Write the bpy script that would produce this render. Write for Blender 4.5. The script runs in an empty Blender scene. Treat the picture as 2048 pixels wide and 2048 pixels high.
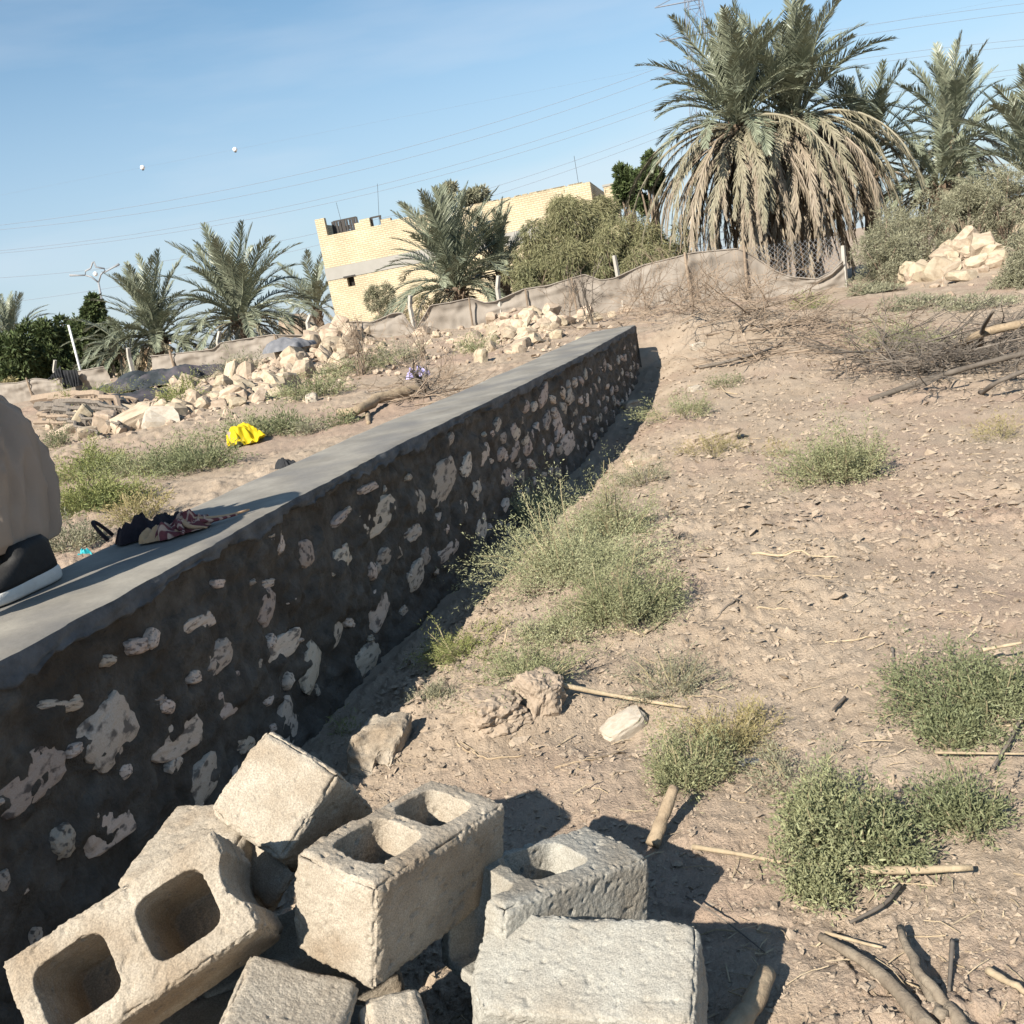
import bpy, bmesh, math, random
import numpy as np
from mathutils import Matrix, Vector

SC = bpy.context.scene
COL = SC.collection
# ------------------------------------------------------------------ camera
FPX, PITCH, ROLL, HC = 1970.0, math.radians(12.45), math.radians(10.5), 1.42
_F = np.array([0, math.cos(PITCH), -math.sin(PITCH)])
_R0 = np.array([1.0, 0, 0]); _U0 = np.array([0, math.sin(PITCH), math.cos(PITCH)])
_R = math.cos(ROLL)*_R0 - math.sin(ROLL)*_U0
_U = math.sin(ROLL)*_R0 + math.cos(ROLL)*_U0
_C = np.array([0, 0, HC])
cam = bpy.data.objects.new('camera', bpy.data.cameras.new('camera'))
COL.objects.link(cam)
cam.data.sensor_width = 36.0; cam.data.lens = 36.0*FPX/2048
cam.data.clip_start = 0.02; cam.data.clip_end = 3000
cam.matrix_world = Matrix(((_R[0], _U[0], -_F[0], 0), (_R[1], _U[1], -_F[1], 0), (_R[2], _U[2], -_F[2], HC), (0, 0, 0, 1)))
SC.camera = cam
# ------------------------------------------------------------------ light
SUN_AZ, SUN_EL = math.radians(36.0), math.radians(35.5)   # azimuth the shadows point to (from +Y to +X)
TOSUN = np.array([-math.sin(SUN_AZ)*math.cos(SUN_EL), -math.cos(SUN_AZ)*math.cos(SUN_EL), math.sin(SUN_EL)])
sl = bpy.data.lights.new('sun', 'SUN'); sl.energy = 5.0; sl.angle = math.radians(0.53); sl.color = (1.0, 0.93, 0.82)
so = bpy.data.objects.new('sun', sl); COL.objects.link(so)
so.rotation_euler = Vector(TOSUN.tolist()).to_track_quat('Z', 'Y').to_euler()
W = bpy.data.worlds.new('World'); SC.world = W; W.use_nodes = True
wt = W.node_tree; wn = wt.nodes; wl = wt.links
bg = wn['Background']; bg.inputs['Strength'].default_value = 0.066
sky = wn.new('ShaderNodeTexSky'); sky.sky_type = 'NISHITA'; sky.sun_disc = False
sky.sun_elevation = SUN_EL
sky.sun_rotation = math.atan2(TOSUN[0], TOSUN[1])
sky.air_density = 1.0; sky.dust_density = 0.35; sky.ozone_density = 1.3; sky.altitude = 0
# faint high cirrus streaks: part of the sky, all round
tc = wn.new('ShaderNodeTexCoord'); mp = wn.new('ShaderNodeMapping')
mp.inputs['Rotation'].default_value = (0.0, math.radians(0), math.radians(25)); mp.inputs['Scale'].default_value = (1.2, 1.2, 7.0)
cn = wn.new('ShaderNodeTexNoise'); cn.inputs['Scale'].default_value = 1.6; cn.inputs['Detail'].default_value = 6
cr = wn.new('ShaderNodeMapRange'); cr.inputs['From Min'].default_value = 0.47; cr.inputs['From Max'].default_value = 0.80
cr.inputs['To Max'].default_value = 0.42
mx = wn.new('ShaderNodeMixRGB'); mx.inputs['Color2'].default_value = (6.6, 6.9, 7.4, 1)
wl.new(tc.outputs['Generated'], mp.inputs['Vector']); wl.new(mp.outputs['Vector'], cn.inputs['Vector'])
wl.new(cn.outputs['Fac'], cr.inputs['Value']); wl.new(cr.outputs['Result'], mx.inputs['Fac'])
# pale dusty air towards the horizon, the same in every direction
sx_ = wn.new('ShaderNodeSeparateXYZ'); hr = wn.new('ShaderNodeMapRange'); hr.interpolation_type = 'SMOOTHSTEP'
hr.inputs['From Min'].default_value = -0.05; hr.inputs['From Max'].default_value = 0.36; hr.inputs['To Min'].default_value = 0.80; hr.inputs['To Max'].default_value = 0.0
hx = wn.new('ShaderNodeMixRGB'); hx.inputs['Color2'].default_value = (4.3, 4.9, 6.0, 1)
wl.new(tc.outputs['Generated'], sx_.inputs[0]); wl.new(sx_.outputs['Z'], hr.inputs['Value']); wl.new(hr.outputs['Result'], hx.inputs['Fac'])
tint = wn.new('ShaderNodeMixRGB'); tint.blend_type = 'MULTIPLY'; tint.inputs['Fac'].default_value = 1.0; tint.inputs['Color2'].default_value = (0.84, 1.05, 1.08, 1)
wl.new(sky.outputs['Color'], tint.inputs['Color1']); wl.new(tint.outputs['Color'], hx.inputs['Color1']); wl.new(hx.outputs['Color'], mx.inputs['Color1']); wl.new(mx.outputs['Color'], bg.inputs['Color'])
SC.view_settings.view_transform = 'Standard'; SC.view_settings.look = 'None'
SC.view_settings.gamma = 1.0; SC.view_settings.use_curve_mapping = False
SC.view_settings.exposure = 1.0
SC.cycles.max_bounces = 5; SC.cycles.diffuse_bounces = 1; SC.cycles.transparent_max_bounces = 8

rng = np.random.default_rng(7); random.seed(7)
PI = math.pi

# ------------------------------------------------------------------ noise
def _h(ix, iy, iz=0, s=0):
    a = (ix.astype(np.int64)*374761393 + iy.astype(np.int64)*668265263 + np.asarray(iz).astype(np.int64)*2147483647 + s*1274126177) & 0xFFFFFFFF
    a = ((a ^ (a >> 13))*1274126177) & 0xFFFFFFFF
    a = ((a ^ (a >> 16))*2246822519) & 0xFFFFFFFF
    return ((a ^ (a >> 15)) & 0xFFFFFF)/float(0x1000000)
def vn2(x, y, s=0):
    ix = np.floor(x); iy = np.floor(y); fx = x-ix; fy = y-iy
    fx = fx*fx*fx*(fx*(fx*6-15)+10); fy = fy*fy*fy*(fy*(fy*6-15)+10)
    a = _h(ix, iy, 0, s); b = _h(ix+1, iy, 0, s); c = _h(ix, iy+1, 0, s); d = _h(ix+1, iy+1, 0, s)
    return (a*(1-fx)+b*fx)*(1-fy)+(c*(1-fx)+d*fx)*fy*1.0 - 0.5
def fb2(x, y, o=4, s=0):
    r = 0; a = 1.0; t = 0
    for k in range(o):
        r = r + a*vn2(x*1.0+17.3*k, y*1.0-9.1*k, s+k); t += a; a *= 0.5; x = x*2.03; y = y*2.03
    return r*2/t
def vn3(P, s=0):
    x, y, z = P[:, 0], P[:, 1], P[:, 2]
    ix = np.floor(x); iy = np.floor(y); iz = np.floor(z); fx = x-ix; fy = y-iy; fz = z-iz
    fx = fx*fx*(3-2*fx); fy = fy*fy*(3-2*fy); fz = fz*fz*(3-2*fz)
    r = 0
    for dz in (0, 1):
        a = _h(ix, iy, iz+dz, s); b = _h(ix+1, iy, iz+dz, s); c = _h(ix, iy+1, iz+dz, s); d = _h(ix+1, iy+1, iz+dz, s)
        r = r + ((a*(1-fx)+b*fx)*(1-fy)+(c*(1-fx)+d*fx)*fy)*(fz if dz else 1-fz)
    return r-0.5
def fb3(P, o=4, s=0):
    r = 0; a = 1.0; t = 0; Q = np.array(P, float)
    for k in range(o):
        r = r+a*vn3(Q+k*11.7, s+k); t += a; a *= 0.5; Q = Q*2.03
    return r*2/t
def plates(x, y, s=0):
    """tilted voronoi plates: dried, flaking mud. Returns height in units of the cell, and edge distance"""
    ix = np.floor(x); iy = np.floor(y)
    d1 = np.full(x.shape, 9.0); d2 = d1.copy(); hh = np.zeros(x.shape)
    for dx in (-1, 0, 1):
        for dy in (-1, 0, 1):
            cx = ix+dx; cy = iy+dy
            px = cx+_h(cx, cy, 1, s); py = cy+_h(cx, cy, 2, s)
            ex = x-px; ey = y-py; d = ex*ex+ey*ey
            near = d < d1
            h = (_h(cx, cy, 3, s)-0.5)*0.9 + ex*(_h(cx, cy, 4, s)-0.5)*1.3 + ey*(_h(cx, cy, 5, s)-0.5)*1.3
            d2 = np.where(near, d1, np.minimum(d2, d)); hh = np.where(near, h, hh); d1 = np.where(near, d, d1)
    return hh, np.sqrt(d2)-np.sqrt(d1)
def ss(x, a=0.0, b=1.0):
    t = np.clip((np.asarray(x, float)-a)/(b-a), 0, 1)
    return t*t*(3-2*t)

# ------------------------------------------------------------------ mesh helpers
def mkmesh(name, V, F, mat, smooth=True):
    """V (n,3); F list of index arrays (k,3) or (k,4)"""
    me = bpy.data.meshes.new(name)
    V = np.asarray(V, np.float32)
    if not isinstance(F, (list, tuple)): F = [F]
    F = [np.asarray(f, np.int32) for f in F if len(f)]
    me.vertices.add(len(V)); me.vertices.foreach_set('co', V.ravel())
    nl = sum(f.size for f in F); npol = sum(len(f) for f in F)
    me.loops.add(nl); me.polygons.add(npol)
    me.loops.foreach_set('vertex_index', np.concatenate([f.ravel() for f in F]))
    tot = np.concatenate([np.full(len(f), f.shape[1], np.int32) for f in F])
    st = np.concatenate([[0], np.cumsum(tot)[:-1]]).astype(np.int32)
    me.polygons.foreach_set('loop_start', st)
    try: me.polygons.foreach_set('loop_total', tot)
    except Exception: pass
    me.update(calc_edges=True); me.validate()
    me.polygons.foreach_set('use_smooth', np.full(len(me.polygons), bool(smooth)))
    for m in (mat if isinstance(mat, (list, tuple)) else [mat]): me.materials.append(m)
    return me
def ob(name, me, parent=None, loc=None, rot=None, scale=None, label=None, cat=None, group=None, kind=None):
    o = bpy.data.objects.new(name, me); COL.objects.link(o)
    if parent is not None: o.parent = parent
    if loc is not None: o.location = [float(v) for v in loc]
    if rot is not None: o.rotation_euler = [float(v) for v in rot]
    if scale is not None: o.scale = (scale,)*3 if np.isscalar(scale) else scale
    if label: o['label'] = label
    if cat: o['category'] = cat
    if group: o['group'] = group
    if kind: o['kind'] = kind
    return o
def gridfaces(nu, nv, off=0, wrapu=False):
    i, j = np.meshgrid(np.arange(nu if wrapu else nu-1), np.arange(nv-1), indexing='ij')
    a = i*nv+j; b = ((i+1) % nu)*nv+j
    return np.stack([a, b, b+1, a+1], -1).reshape(-1, 4)+off
class MB:
    def __init__(s): s.V = []; s.F4 = []; s.F3 = []; s.n = 0
    def add(s, V, F4=None, F3=None):
        V = np.asarray(V, float); s.V.append(V)
        if F4 is not None and len(F4): s.F4.append(np.asarray(F4)+s.n)
        if F3 is not None and len(F3): s.F3.append(np.asarray(F3)+s.n)
        s.n += len(V)
    def box(s, c, d, M=None):
        v = np.array([[x, y, z] for x in (-.5, .5) for y in (-.5, .5) for z in (-.5, .5)])*np.array(d)
        if M is not None: v = v@np.asarray(M).T
        s.add(v+np.array(c), [[0, 1, 3, 2], [4, 6, 7, 5], [0, 4, 5, 1], [2, 3, 7, 6], [0, 2, 6, 4], [1, 5, 7, 3]])
    def tube(s, P, r, n=5, cap=True):
        P = np.asarray(P, float); m = len(P); r = np.broadcast_to(np.asarray(r, float), (m,))
        T = np.gradient(P, axis=0); T /= np.linalg.norm(T, axis=1)[:, None]+1e-9
        ref = np.array([0, 0, 1.0]) if abs(T[:, 2]).mean() < .85 else np.array([1.0, 0, 0])
        A = np.cross(T, ref); A /= np.linalg.norm(A, axis=1)[:, None]+1e-9; B = np.cross(T, A)
        th = np.arange(n)*2*PI/n
        V = P[:, None]+r[:, None, None]*(A[:, None]*np.cos(th)[None, :, None]+B[:, None]*np.sin(th)[None, :, None])
        i, j = np.meshgrid(np.arange(m-1), np.arange(n), indexing='ij')
        a = i*n+j; b = i*n+(j+1) % n
        F4 = np.stack([a, b, b+n, a+n], -1).reshape(-1, 4)
        F3 = []
        if cap and n > 2:
            for k in range(1, n-1): F3 += [[0, k+1, k], [(m-1)*n, (m-1)*n+k, (m-1)*n+k+1]]
        s.add(V.reshape(-1, 3), F4, F3)
    def mesh(s, name, mat, smooth=True):
        F = []
        if s.F4: F.append(np.concatenate(s.F4))
        if s.F3: F.append(np.concatenate(s.F3))
        return mkmesh(name, np.concatenate(s.V), F, mat, smooth)
def rotz(a): c, s_ = math.cos(a), math.sin(a); return np.array([[c, -s_, 0], [s_, c, 0], [0, 0, 1.0]])
def rotv(w):
    w = np.asarray(w, float); a = np.linalg.norm(w)
    if a < 1e-9: return np.eye(3)
    return np.array(Matrix.Rotation(a, 3, Vector(w.tolist())))

# ------------------------------------------------------------------ materials
SMEAR = {'wall_stone': (.53, .64)}
def mat(name, c1, c2=None, scale=8.0, rough=0.9, bump=0.0, bscale=60.0, rand=None, amt=0.25, c3=None, s3=2.0, trans=0.0, spec=0.25, detail=5.0, bdist=0.01, huerand=0.0, grain=0.0, grit=0.0):
    m = bpy.data.materials.new(name); m.use_nodes = True
    nt = m.node_tree; N = nt.nodes; L = nt.links
    p = N['Principled BSDF']; p.inputs['Roughness'].default_value = rough; p.inputs['Specular IOR Level'].default_value = spec
    tcn = N.new('ShaderNodeTexCoord'); vec = tcn.outputs['Object']
    if rand == 'object':
        oi = N.new('ShaderNodeObjectInfo'); ad = N.new('ShaderNodeVectorMath'); ad.operation = 'ADD'
        sc_ = N.new('ShaderNodeMath'); sc_.operation = 'MULTIPLY'; sc_.inputs[1].default_value = 37.0
        L.new(oi.outputs['Random'], sc_.inputs[0]); L.new(vec, ad.inputs[0]); L.new(sc_.outputs[0], ad.inputs[1]); vec = ad.outputs[0]
    n1 = N.new('ShaderNodeTexNoise'); n1.inputs['Scale'].default_value = scale; n1.inputs['Detail'].default_value = detail
    n1.inputs['Roughness'].default_value = 0.62
    L.new(vec, n1.inputs['Vector'])
    mr = N.new('ShaderNodeMapRange'); mr.inputs['From Min'].default_value = 0.32; mr.inputs['From Max'].default_value = 0.68
    L.new(n1.outputs['Fac'], mr.inputs['Value'])
    mix = N.new('ShaderNodeMixRGB'); mix.inputs['Color1'].default_value = (*c1, 1); mix.inputs['Color2'].default_value = (*(c2 or c1), 1)
    L.new(mr.outputs['Result'], mix.inputs['Fac']); col = mix.outputs['Color']
    if c3:
        n3 = N.new('ShaderNodeTexNoise'); n3.inputs['Scale'].default_value = s3; n3.inputs['Detail'].default_value = 4
        L.new(vec, n3.inputs['Vector'])
        m3 = N.new('ShaderNodeMapRange'); m3.inputs['From Min'].default_value, m3.inputs['From Max'].default_value = SMEAR.get(name, (0.48, 0.66))
        L.new(n3.outputs['Fac'], m3.inputs['Value'])
        x3 = N.new('ShaderNodeMixRGB'); x3.inputs['Color2'].default_value = (*c3, 1)
        L.new(m3.outputs['Result'], x3.inputs['Fac']); L.new(col, x3.inputs['Color1']); col = x3.outputs['Color']
    if grain:
        ng = N.new('ShaderNodeTexNoise'); ng.inputs['Scale'].default_value = bscale*2.2; ng.inputs['Detail'].default_value = 2
        L.new(vec, ng.inputs['Vector'])
        gm = N.new('ShaderNodeMapRange'); gm.inputs['From Min'].default_value = .3; gm.inputs['From Max'].default_value = .7
        gm.inputs['To Min'].default_value = 1-grain; gm.inputs['To Max'].default_value = 1+grain
        L.new(ng.outputs['Fac'], gm.inputs['Value'])
        gx = N.new('ShaderNodeMixRGB'); gx.blend_type = 'MULTIPLY'; gx.inputs['Fac'].default_value = 1
        L.new(col, gx.inputs['Color1']); L.new(gm.outputs['Result'], gx.inputs['Color2']); col = gx.outputs['Color']
    if rand:
        if rand == 'object': r = oi.outputs['Random']
        else:
            gi = N.new('ShaderNodeNewGeometry'); r = gi.outputs['Random Per Island']
        hs = N.new('ShaderNodeHueSaturation'); vm = N.new('ShaderNodeMapRange')
        vm.inputs['To Min'].default_value = 1-amt; vm.inputs['To Max'].default_value = 1+amt
        L.new(r, vm.inputs['Value']); L.new(vm.outputs['Result'], hs.inputs['Value']); L.new(col, hs.inputs['Color'])
        if huerand:
            wnz = N.new('ShaderNodeTexWhiteNoise'); wnz.noise_dimensions = '1D'; L.new(r, wnz.inputs['W'])
            hm = N.new('ShaderNodeMapRange'); hm.inputs['To Min'].default_value = .5-huerand; hm.inputs['To Max'].default_value = .5+huerand
            L.new(wnz.outputs['Value'], hm.inputs['Value']); L.new(hm.outputs['Result'], hs.inputs['Hue'])
        col = hs.outputs['Color']
    L.new(col, p.inputs['Base Color'])
    if grit:
        vg = N.new('ShaderNodeTexVoronoi'); vg.inputs['Scale'].default_value = grit; L.new(vec, vg.inputs['Vector'])
        vr = N.new('ShaderNodeMapRange'); vr.inputs['From Min'].default_value = .0; vr.inputs['From Max'].default_value = .16; vr.inputs['To Min'].default_value = .35
        n4 = N.new('ShaderNodeTexNoise'); n4.inputs['Scale'].default_value = grit*.22; L.new(vec, n4.inputs['Vector'])
        m4 = N.new('ShaderNodeMapRange'); m4.inputs['From Min'].default_value = .52; m4.inputs['From Max'].default_value = .66; L.new(n4.outputs['Fac'], m4.inputs['Value'])
        L.new(vg.outputs['Distance'], vr.inputs['Value'])
        g4 = N.new('ShaderNodeMixRGB'); g4.blend_type = 'MULTIPLY'; L.new(m4.outputs['Result'], g4.inputs['Fac']); L.new(col, g4.inputs['Color1']); L.new(vr.outputs['Result'], g4.inputs['Color2'])
        L.new(g4.outputs['Color'], p.inputs['Base Color'])
    if bump:
        nb = N.new('ShaderNodeTexNoise'); nb.inputs['Scale'].default_value = bscale; nb.inputs['Detail'].default_value = 6; nb.inputs['Roughness'].default_value = .65
        L.new(vec, nb.inputs['Vector'])
        bp = N.new('ShaderNodeBump'); bp.inputs['Strength'].default_value = bump; bp.inputs['Distance'].default_value = bdist
        L.new(nb.outputs['Fac'], bp.inputs['Height']); L.new(bp.outputs['Normal'], p.inputs['Normal'])
    if trans:
        tr = N.new('ShaderNodeBsdfTranslucent'); ms = N.new('ShaderNodeMixShader'); ms.inputs['Fac'].default_value = trans
        L.new(col, tr.inputs['Color']); L.new(p.outputs['BSDF'], ms.inputs[1]); L.new(tr.outputs['BSDF'], ms.inputs[2])
        L.new(ms.outputs['Shader'], N['Material Output'].inputs['Surface'])
    return m
M_dirt = mat('dirt', (.292, .228, .168), (.375, .302, .230), 3.0, 1.0, 0.8, 110, c3=(.312, .232, .178), s3=.7, bdist=.012, spec=.1, grain=.12)
M_mud = mat('mud', (.29, .228, .17), (.37, .30, .23), 14, 1.0, 0.6, 70, bdist=.015, spec=.1, grain=.12)
M_lump = mat('mud_lump', (.27, .21, .158), (.345, .28, .215), 4, 1.0, .25, 12, spec=.1, bdist=.03)
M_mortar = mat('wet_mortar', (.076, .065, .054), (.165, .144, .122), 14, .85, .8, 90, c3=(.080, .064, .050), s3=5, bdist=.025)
M_coping = mat('smooth_cement', (.165, .151, .128), (.275, .255, .218), 3.5, .75, .45, 28, c3=(.16, .152, .14), s3=2.5, bdist=.004, grain=.05)
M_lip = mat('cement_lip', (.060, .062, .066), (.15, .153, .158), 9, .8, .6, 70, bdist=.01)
M_wstone = mat('wall_stone', (.56, .465, .375), (.44, .325, .25), 30, .95, .12, 30, rand='object', amt=.28, c3=(.15, .12, .10), s3=2.6, bdist=.008, huerand=.012)
M_block = mat('cinder_block', (.29, .245, .19), (.385, .338, .272), 16, .97, .6, 150, rand='object', amt=.05, grit=110, c3=(.265, .212, .155), s3=7, bdist=.007, spec=.12, grain=.24)
M_blockgrey = mat('grey_cinder_block', (.285, .268, .232), (.36, .345, .302), 16, .97, .6, 150, rand='object', amt=.04, grit=110, c3=(.275, .245, .20), s3=6, bdist=.007, spec=.12, grain=.24)
M_rubble = mat('limestone', (.36, .285, .205), (.43, .355, .265), 3, .95, .25, 12, rand='object', amt=.16, bdist=.02, huerand=.01, c3=(.29, .225, .16), s3=1.6)
M_white = mat('white_stone', (.44, .395, .33), (.35, .295, .23), 4, .95, .25, 12, bdist=.01)
M_brickrub = mat('orange_rubble', (.42, .29, .17), (.48, .37, .24), 6, .95, .5, 30, rand='object', amt=.15)
M_twig = mat('dry_twig', (.27, .21, .155), (.20, .15, .11), 20, .95, rand='object', amt=.2)
M_darktwig = mat('weathered_twig', (.095, .08, .066), (.17, .145, .12), 14, .95, rand='object', amt=.2)
M_stem = mat('weed_stem', (.30, .26, .16), (.24, .20, .12), 20, .9)
M_reed = mat('dry_reed', (.40, .325, .22), (.29, .225, .15), 30, .9, .5, 60, rand='object', amt=.15)
M_greywood = mat('grey_wood', (.27, .225, .17), (.15, .12, .09), 26, .95, .7, 60)
M_wood = mat('bare_wood', (.34, .265, .18), (.22, .165, .11), 22, .95, .7, 50, rand='object', amt=.15)
M_bark = mat('bark', (.16, .12, .09), (.24, .185, .135), 14, .95, .8, 30, bdist=.03)
def leafmat(n, a, b, amt=.3, trans=.22, hue=.012, rough=.6, spec=.3): return mat(n, a, b, 1.3, rough, rand='island', amt=amt, trans=trans, huerand=hue, spec=spec, detail=2)
M_leaf_pale = leafmat('pale_saltbush_leaf', (.29, .30, .165), (.38, .38, .23))
M_leaf_mid = leafmat('saltbush_leaf', (.215, .225, .115), (.29, .295, .165))
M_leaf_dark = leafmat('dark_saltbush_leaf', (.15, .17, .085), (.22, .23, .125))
M_leaf_dry = leafmat('dry_weed_leaf', (.33, .27, .125), (.26, .235, .12))
M_leaf_yel = leafmat('yellow_green_leaf', (.25, .255, .09), (.20, .23, .09))
M_leaf_gray = leafmat('grey_green_leaf', (.22, .215, .14), (.29, .28, .19))
M_leaf_tree = leafmat('dark_tree_leaf', (.055, .078, .03), (.09, .115, .045), amt=.4)
M_leaf_tama = leafmat('tamarisk_leaf', (.185, .185, .095), (.24, .225, .12))
M_palm = leafmat('palm_leaf', (.155, .175, .12), (.25, .265, .185), amt=.25, trans=.12, rough=.42, spec=.5)
M_palmdead = leafmat('dry_palm_leaf', (.205, .168, .122), (.29, .242, .178), amt=.25, trans=.08)
M_palmhalf = leafmat('fading_palm_leaf', (.185, .168, .112), (.265, .24, .168), amt=.25, trans=.1)
M_trunk = mat('palm_trunk', (.13, .095, .07), (.22, .165, .115), 9, .95, .9, 16, bdist=.05)
M_net = mat('fence_cloth', (.25, .218, .186), (.295, .26, .223), 2.0, .95, .35, 200, c3=(.225, .193, .162), s3=1.1, trans=.12, bdist=.004)
M_post = mat('concrete_post', (.40, .375, .335), (.32, .295, .255), 8, .9, .4, 40)
M_black = mat('black_cloth', (.02, .022, .024), (.035, .036, .04), 12, .9, .4, 60)
M_mesh = mat('dark_netting', (.022, .028, .032), (.05, .058, .066), 7, .85, .6, 40, c3=(.085, .075, .085), s3=3)
M_greycloth = mat('grey_sheet', (.12, .125, .14), (.18, .18, .19), 10, .8, .4, 40)
M_rail = mat('dark_metal', (.035, .03, .03), (.05, .045, .04), 10, .6)
M_metal = mat('pale_metal', (.22, .23, .25), (.28, .29, .3), 10, .5)
M_pole = mat('white_pole', (.68, .68, .66), (.6, .6, .58), 10, .5)
M_steel = mat('hazed_steel', (.16, .19, .24), (.2, .23, .28), 3, .7)  # distance haze painted in: grey-blue pulled towards the sky's colour
M_wire = mat('power_wire', (.22, .25, .30), (.22, .25, .30), 3, .6)
M_ball = mat('white_ball', (.8, .8, .8), (.75, .75, .75), 3, .4)
M_concrete = mat('band_concrete', (.27, .257, .232), (.31, .295, .268), 1.2, .9, .2, 20)
M_dark = mat('painted_room_shade', (.02, .018, .016), (.03, .026, .022), 4, 1)

def brickmat():
    m = bpy.data.materials.new('yellow_brick'); m.use_nodes = True
    nt = m.node_tree; N = nt.nodes; L = nt.links; p = N['Principled BSDF']; p.inputs['Roughness'].default_value = .95
    t = N.new('ShaderNodeTexCoord'); s = N.new('ShaderNodeSeparateXYZ'); c = N.new('ShaderNodeCombineXYZ')
    ad = N.new('ShaderNodeMath'); ad.operation = 'ADD'
    L.new(t.outputs['Object'], s.inputs[0]); L.new(s.outputs['X'], ad.inputs[0]); L.new(s.outputs['Y'], ad.inputs[1])
    L.new(ad.outputs[0], c.inputs['X']); L.new(s.outputs['Z'], c.inputs['Y'])
    b = N.new('ShaderNodeTexBrick'); b.inputs['Scale'].default_value = 1.0
    b.inputs['Brick Width'].default_value = .26; b.inputs['Row Height'].default_value = .092; b.inputs['Mortar Size'].default_value = .014
    b.inputs['Color1'].default_value = (.44, .365, .24, 1); b.inputs['Color2'].default_value = (.51, .435, .30, 1); b.inputs['Mortar'].default_value = (.33, .27, .18, 1)
    b.inputs['Bias'].default_value = 0.1
    L.new(c.outputs[0], b.inputs['Vector'])
    n = N.new('ShaderNodeTexNoise'); n.inputs['Scale'].default_value = .7; n.inputs['Detail'].default_value = 4; L.new(c.outputs[0], n.inputs['Vector'])
    mr = N.new('ShaderNodeMapRange'); mr.inputs['From Min'].default_value = .3; mr.inputs['From Max'].default_value = .7; mr.inputs['To Min'].default_value = .86; mr.inputs['To Max'].default_value = 1.1
    L.new(n.outputs['Fac'], mr.inputs['Value'])
    x = N.new('ShaderNodeMixRGB'); x.blend_type = 'MULTIPLY'; x.inputs['Fac'].default_value = 1
    L.new(b.outputs['Color'], x.inputs['Color1']); L.new(mr.outputs['Result'], x.inputs['Color2']); L.new(x.outputs['Color'], p.inputs['Base Color'])
    bp = N.new('ShaderNodeBump'); bp.inputs['Strength'].default_value = .6; bp.inputs['Distance'].default_value = .02; bp.invert = True
    L.new(b.outputs['Fac'], bp.inputs['Height']); L.new(bp.outputs['Normal'], p.inputs['Normal'])
    return m
M_brick = brickmat()

# ------------------------------------------------------------------ terrain
WALL_T, WALL_Z, WALL_END = .49, .82, 11.0
_yk = np.array([-4, 0, 2.17, 2.9, 3.65, 4.98, 7.96, 10.8, 14]); _xk = np.array([-3.05, -1.86, -1.225, -1.01, -.815, -.36, .745, 1.65, 2.7])
def xr(y):
    # smoothed polyline through the measured wall edge
    y = np.asarray(y, float)
    return (np.interp(y-.5, _yk, _xk)+np.interp(y, _yk, _xk)*2+np.interp(y+.5, _yk, _xk))/4
WC = math.cos(math.atan(.335))
BUMPS = []      # x, y, rx, ry, height
def H(x, y):
    x = np.asarray(x, float); y = np.asarray(y, float)
    zf = .9-.7*ss(x, -3, 10)
    zl = .45+(zf-.45)*ss(y, 5, 24)
    zr = zf*ss(y, 5, 20)*.95
    n = (x-xr(y))*WC
    zr = zr-.03+.10*ss(n, .16, .55)*ss(y, 2.4, 4.0)*(1-ss(n, .8, 3.0))+.03*ss(n, .2, .9)
    w = np.maximum(y-10.9, 0)*.9
    t = ss(n, -.42-w, -.06+w*1.6)
    z = zl*(1-t)+zr*t
    z = z+.30*np.exp(-((x-2.75)**2/1.3+(y-11.9)**2/1.7))
    for bx, by, rx, ry, bh in BUMPS:
        z = z+bh*np.exp(-(((x-bx)/rx)**2+((y-by)/ry)**2))
    return z
def ray(px, py):
    d = _F+_R*(px-1024)/FPX-_U*(py-1024)/FPX
    return d/np.linalg.norm(d)
_TT = np.geomspace(.6, 260, 900)
def hit(px, py, dz=0.0):
    d = ray(px, py); P = _C+_TT[:, None]*d
    g = P[:, 2]-H(P[:, 0], P[:, 1])-dz
    i = int(np.argmax(g < 0)) if (g < 0).any() else len(_TT)-1
    a, b = _TT[max(i-1, 0)], _TT[i]
    for _ in range(14):
        m = (a+b)/2; p = _C+m*d
        if p[2]-float(H(p[0], p[1]))-dz < 0: b = m
        else: a = m
    return _C+b*d
def aty(px, py, y): d = ray(px, py); return _C+d*(y/d[1])
def atz(px, py, z): d = ray(px, py); return _C+d*((z-HC)/d[2])
def mpp(p): return float((np.asarray(p)-_C)@_F)/FPX     # metres per photo pixel at a point
def ground(x, y): return np.array([x, y, float(H(x, y))])

# heaps the rubble lies on
for (px, py, rpx, rpy, hh) in ((600, 730, 60, 1.6, .30), (665, 695, 60, 1.4, .55), (1050, 665, 85, 1.3, .45), (440, 805, 95, 1.2, .22), (320, 840, 80, .7, .10), (290, 750, 70, 1.2, .35), (1945, 550, 90, 1.1, .55)):
    p = hit(px, py); BUMPS.append((p[0], p[1]+.3, rpx*mpp(p), rpy, hh))
p = hit(1030, 1430); BUMPS.append((p[0], p[1]+.03, .20, .17, .11)); p = hit(1250, 1465); BUMPS.append((p[0], p[1], .15, .12, -.05))
p = hit(1500, 640); BUMPS.append((p[0], p[1], 1.8, 1.2, .10))

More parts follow.
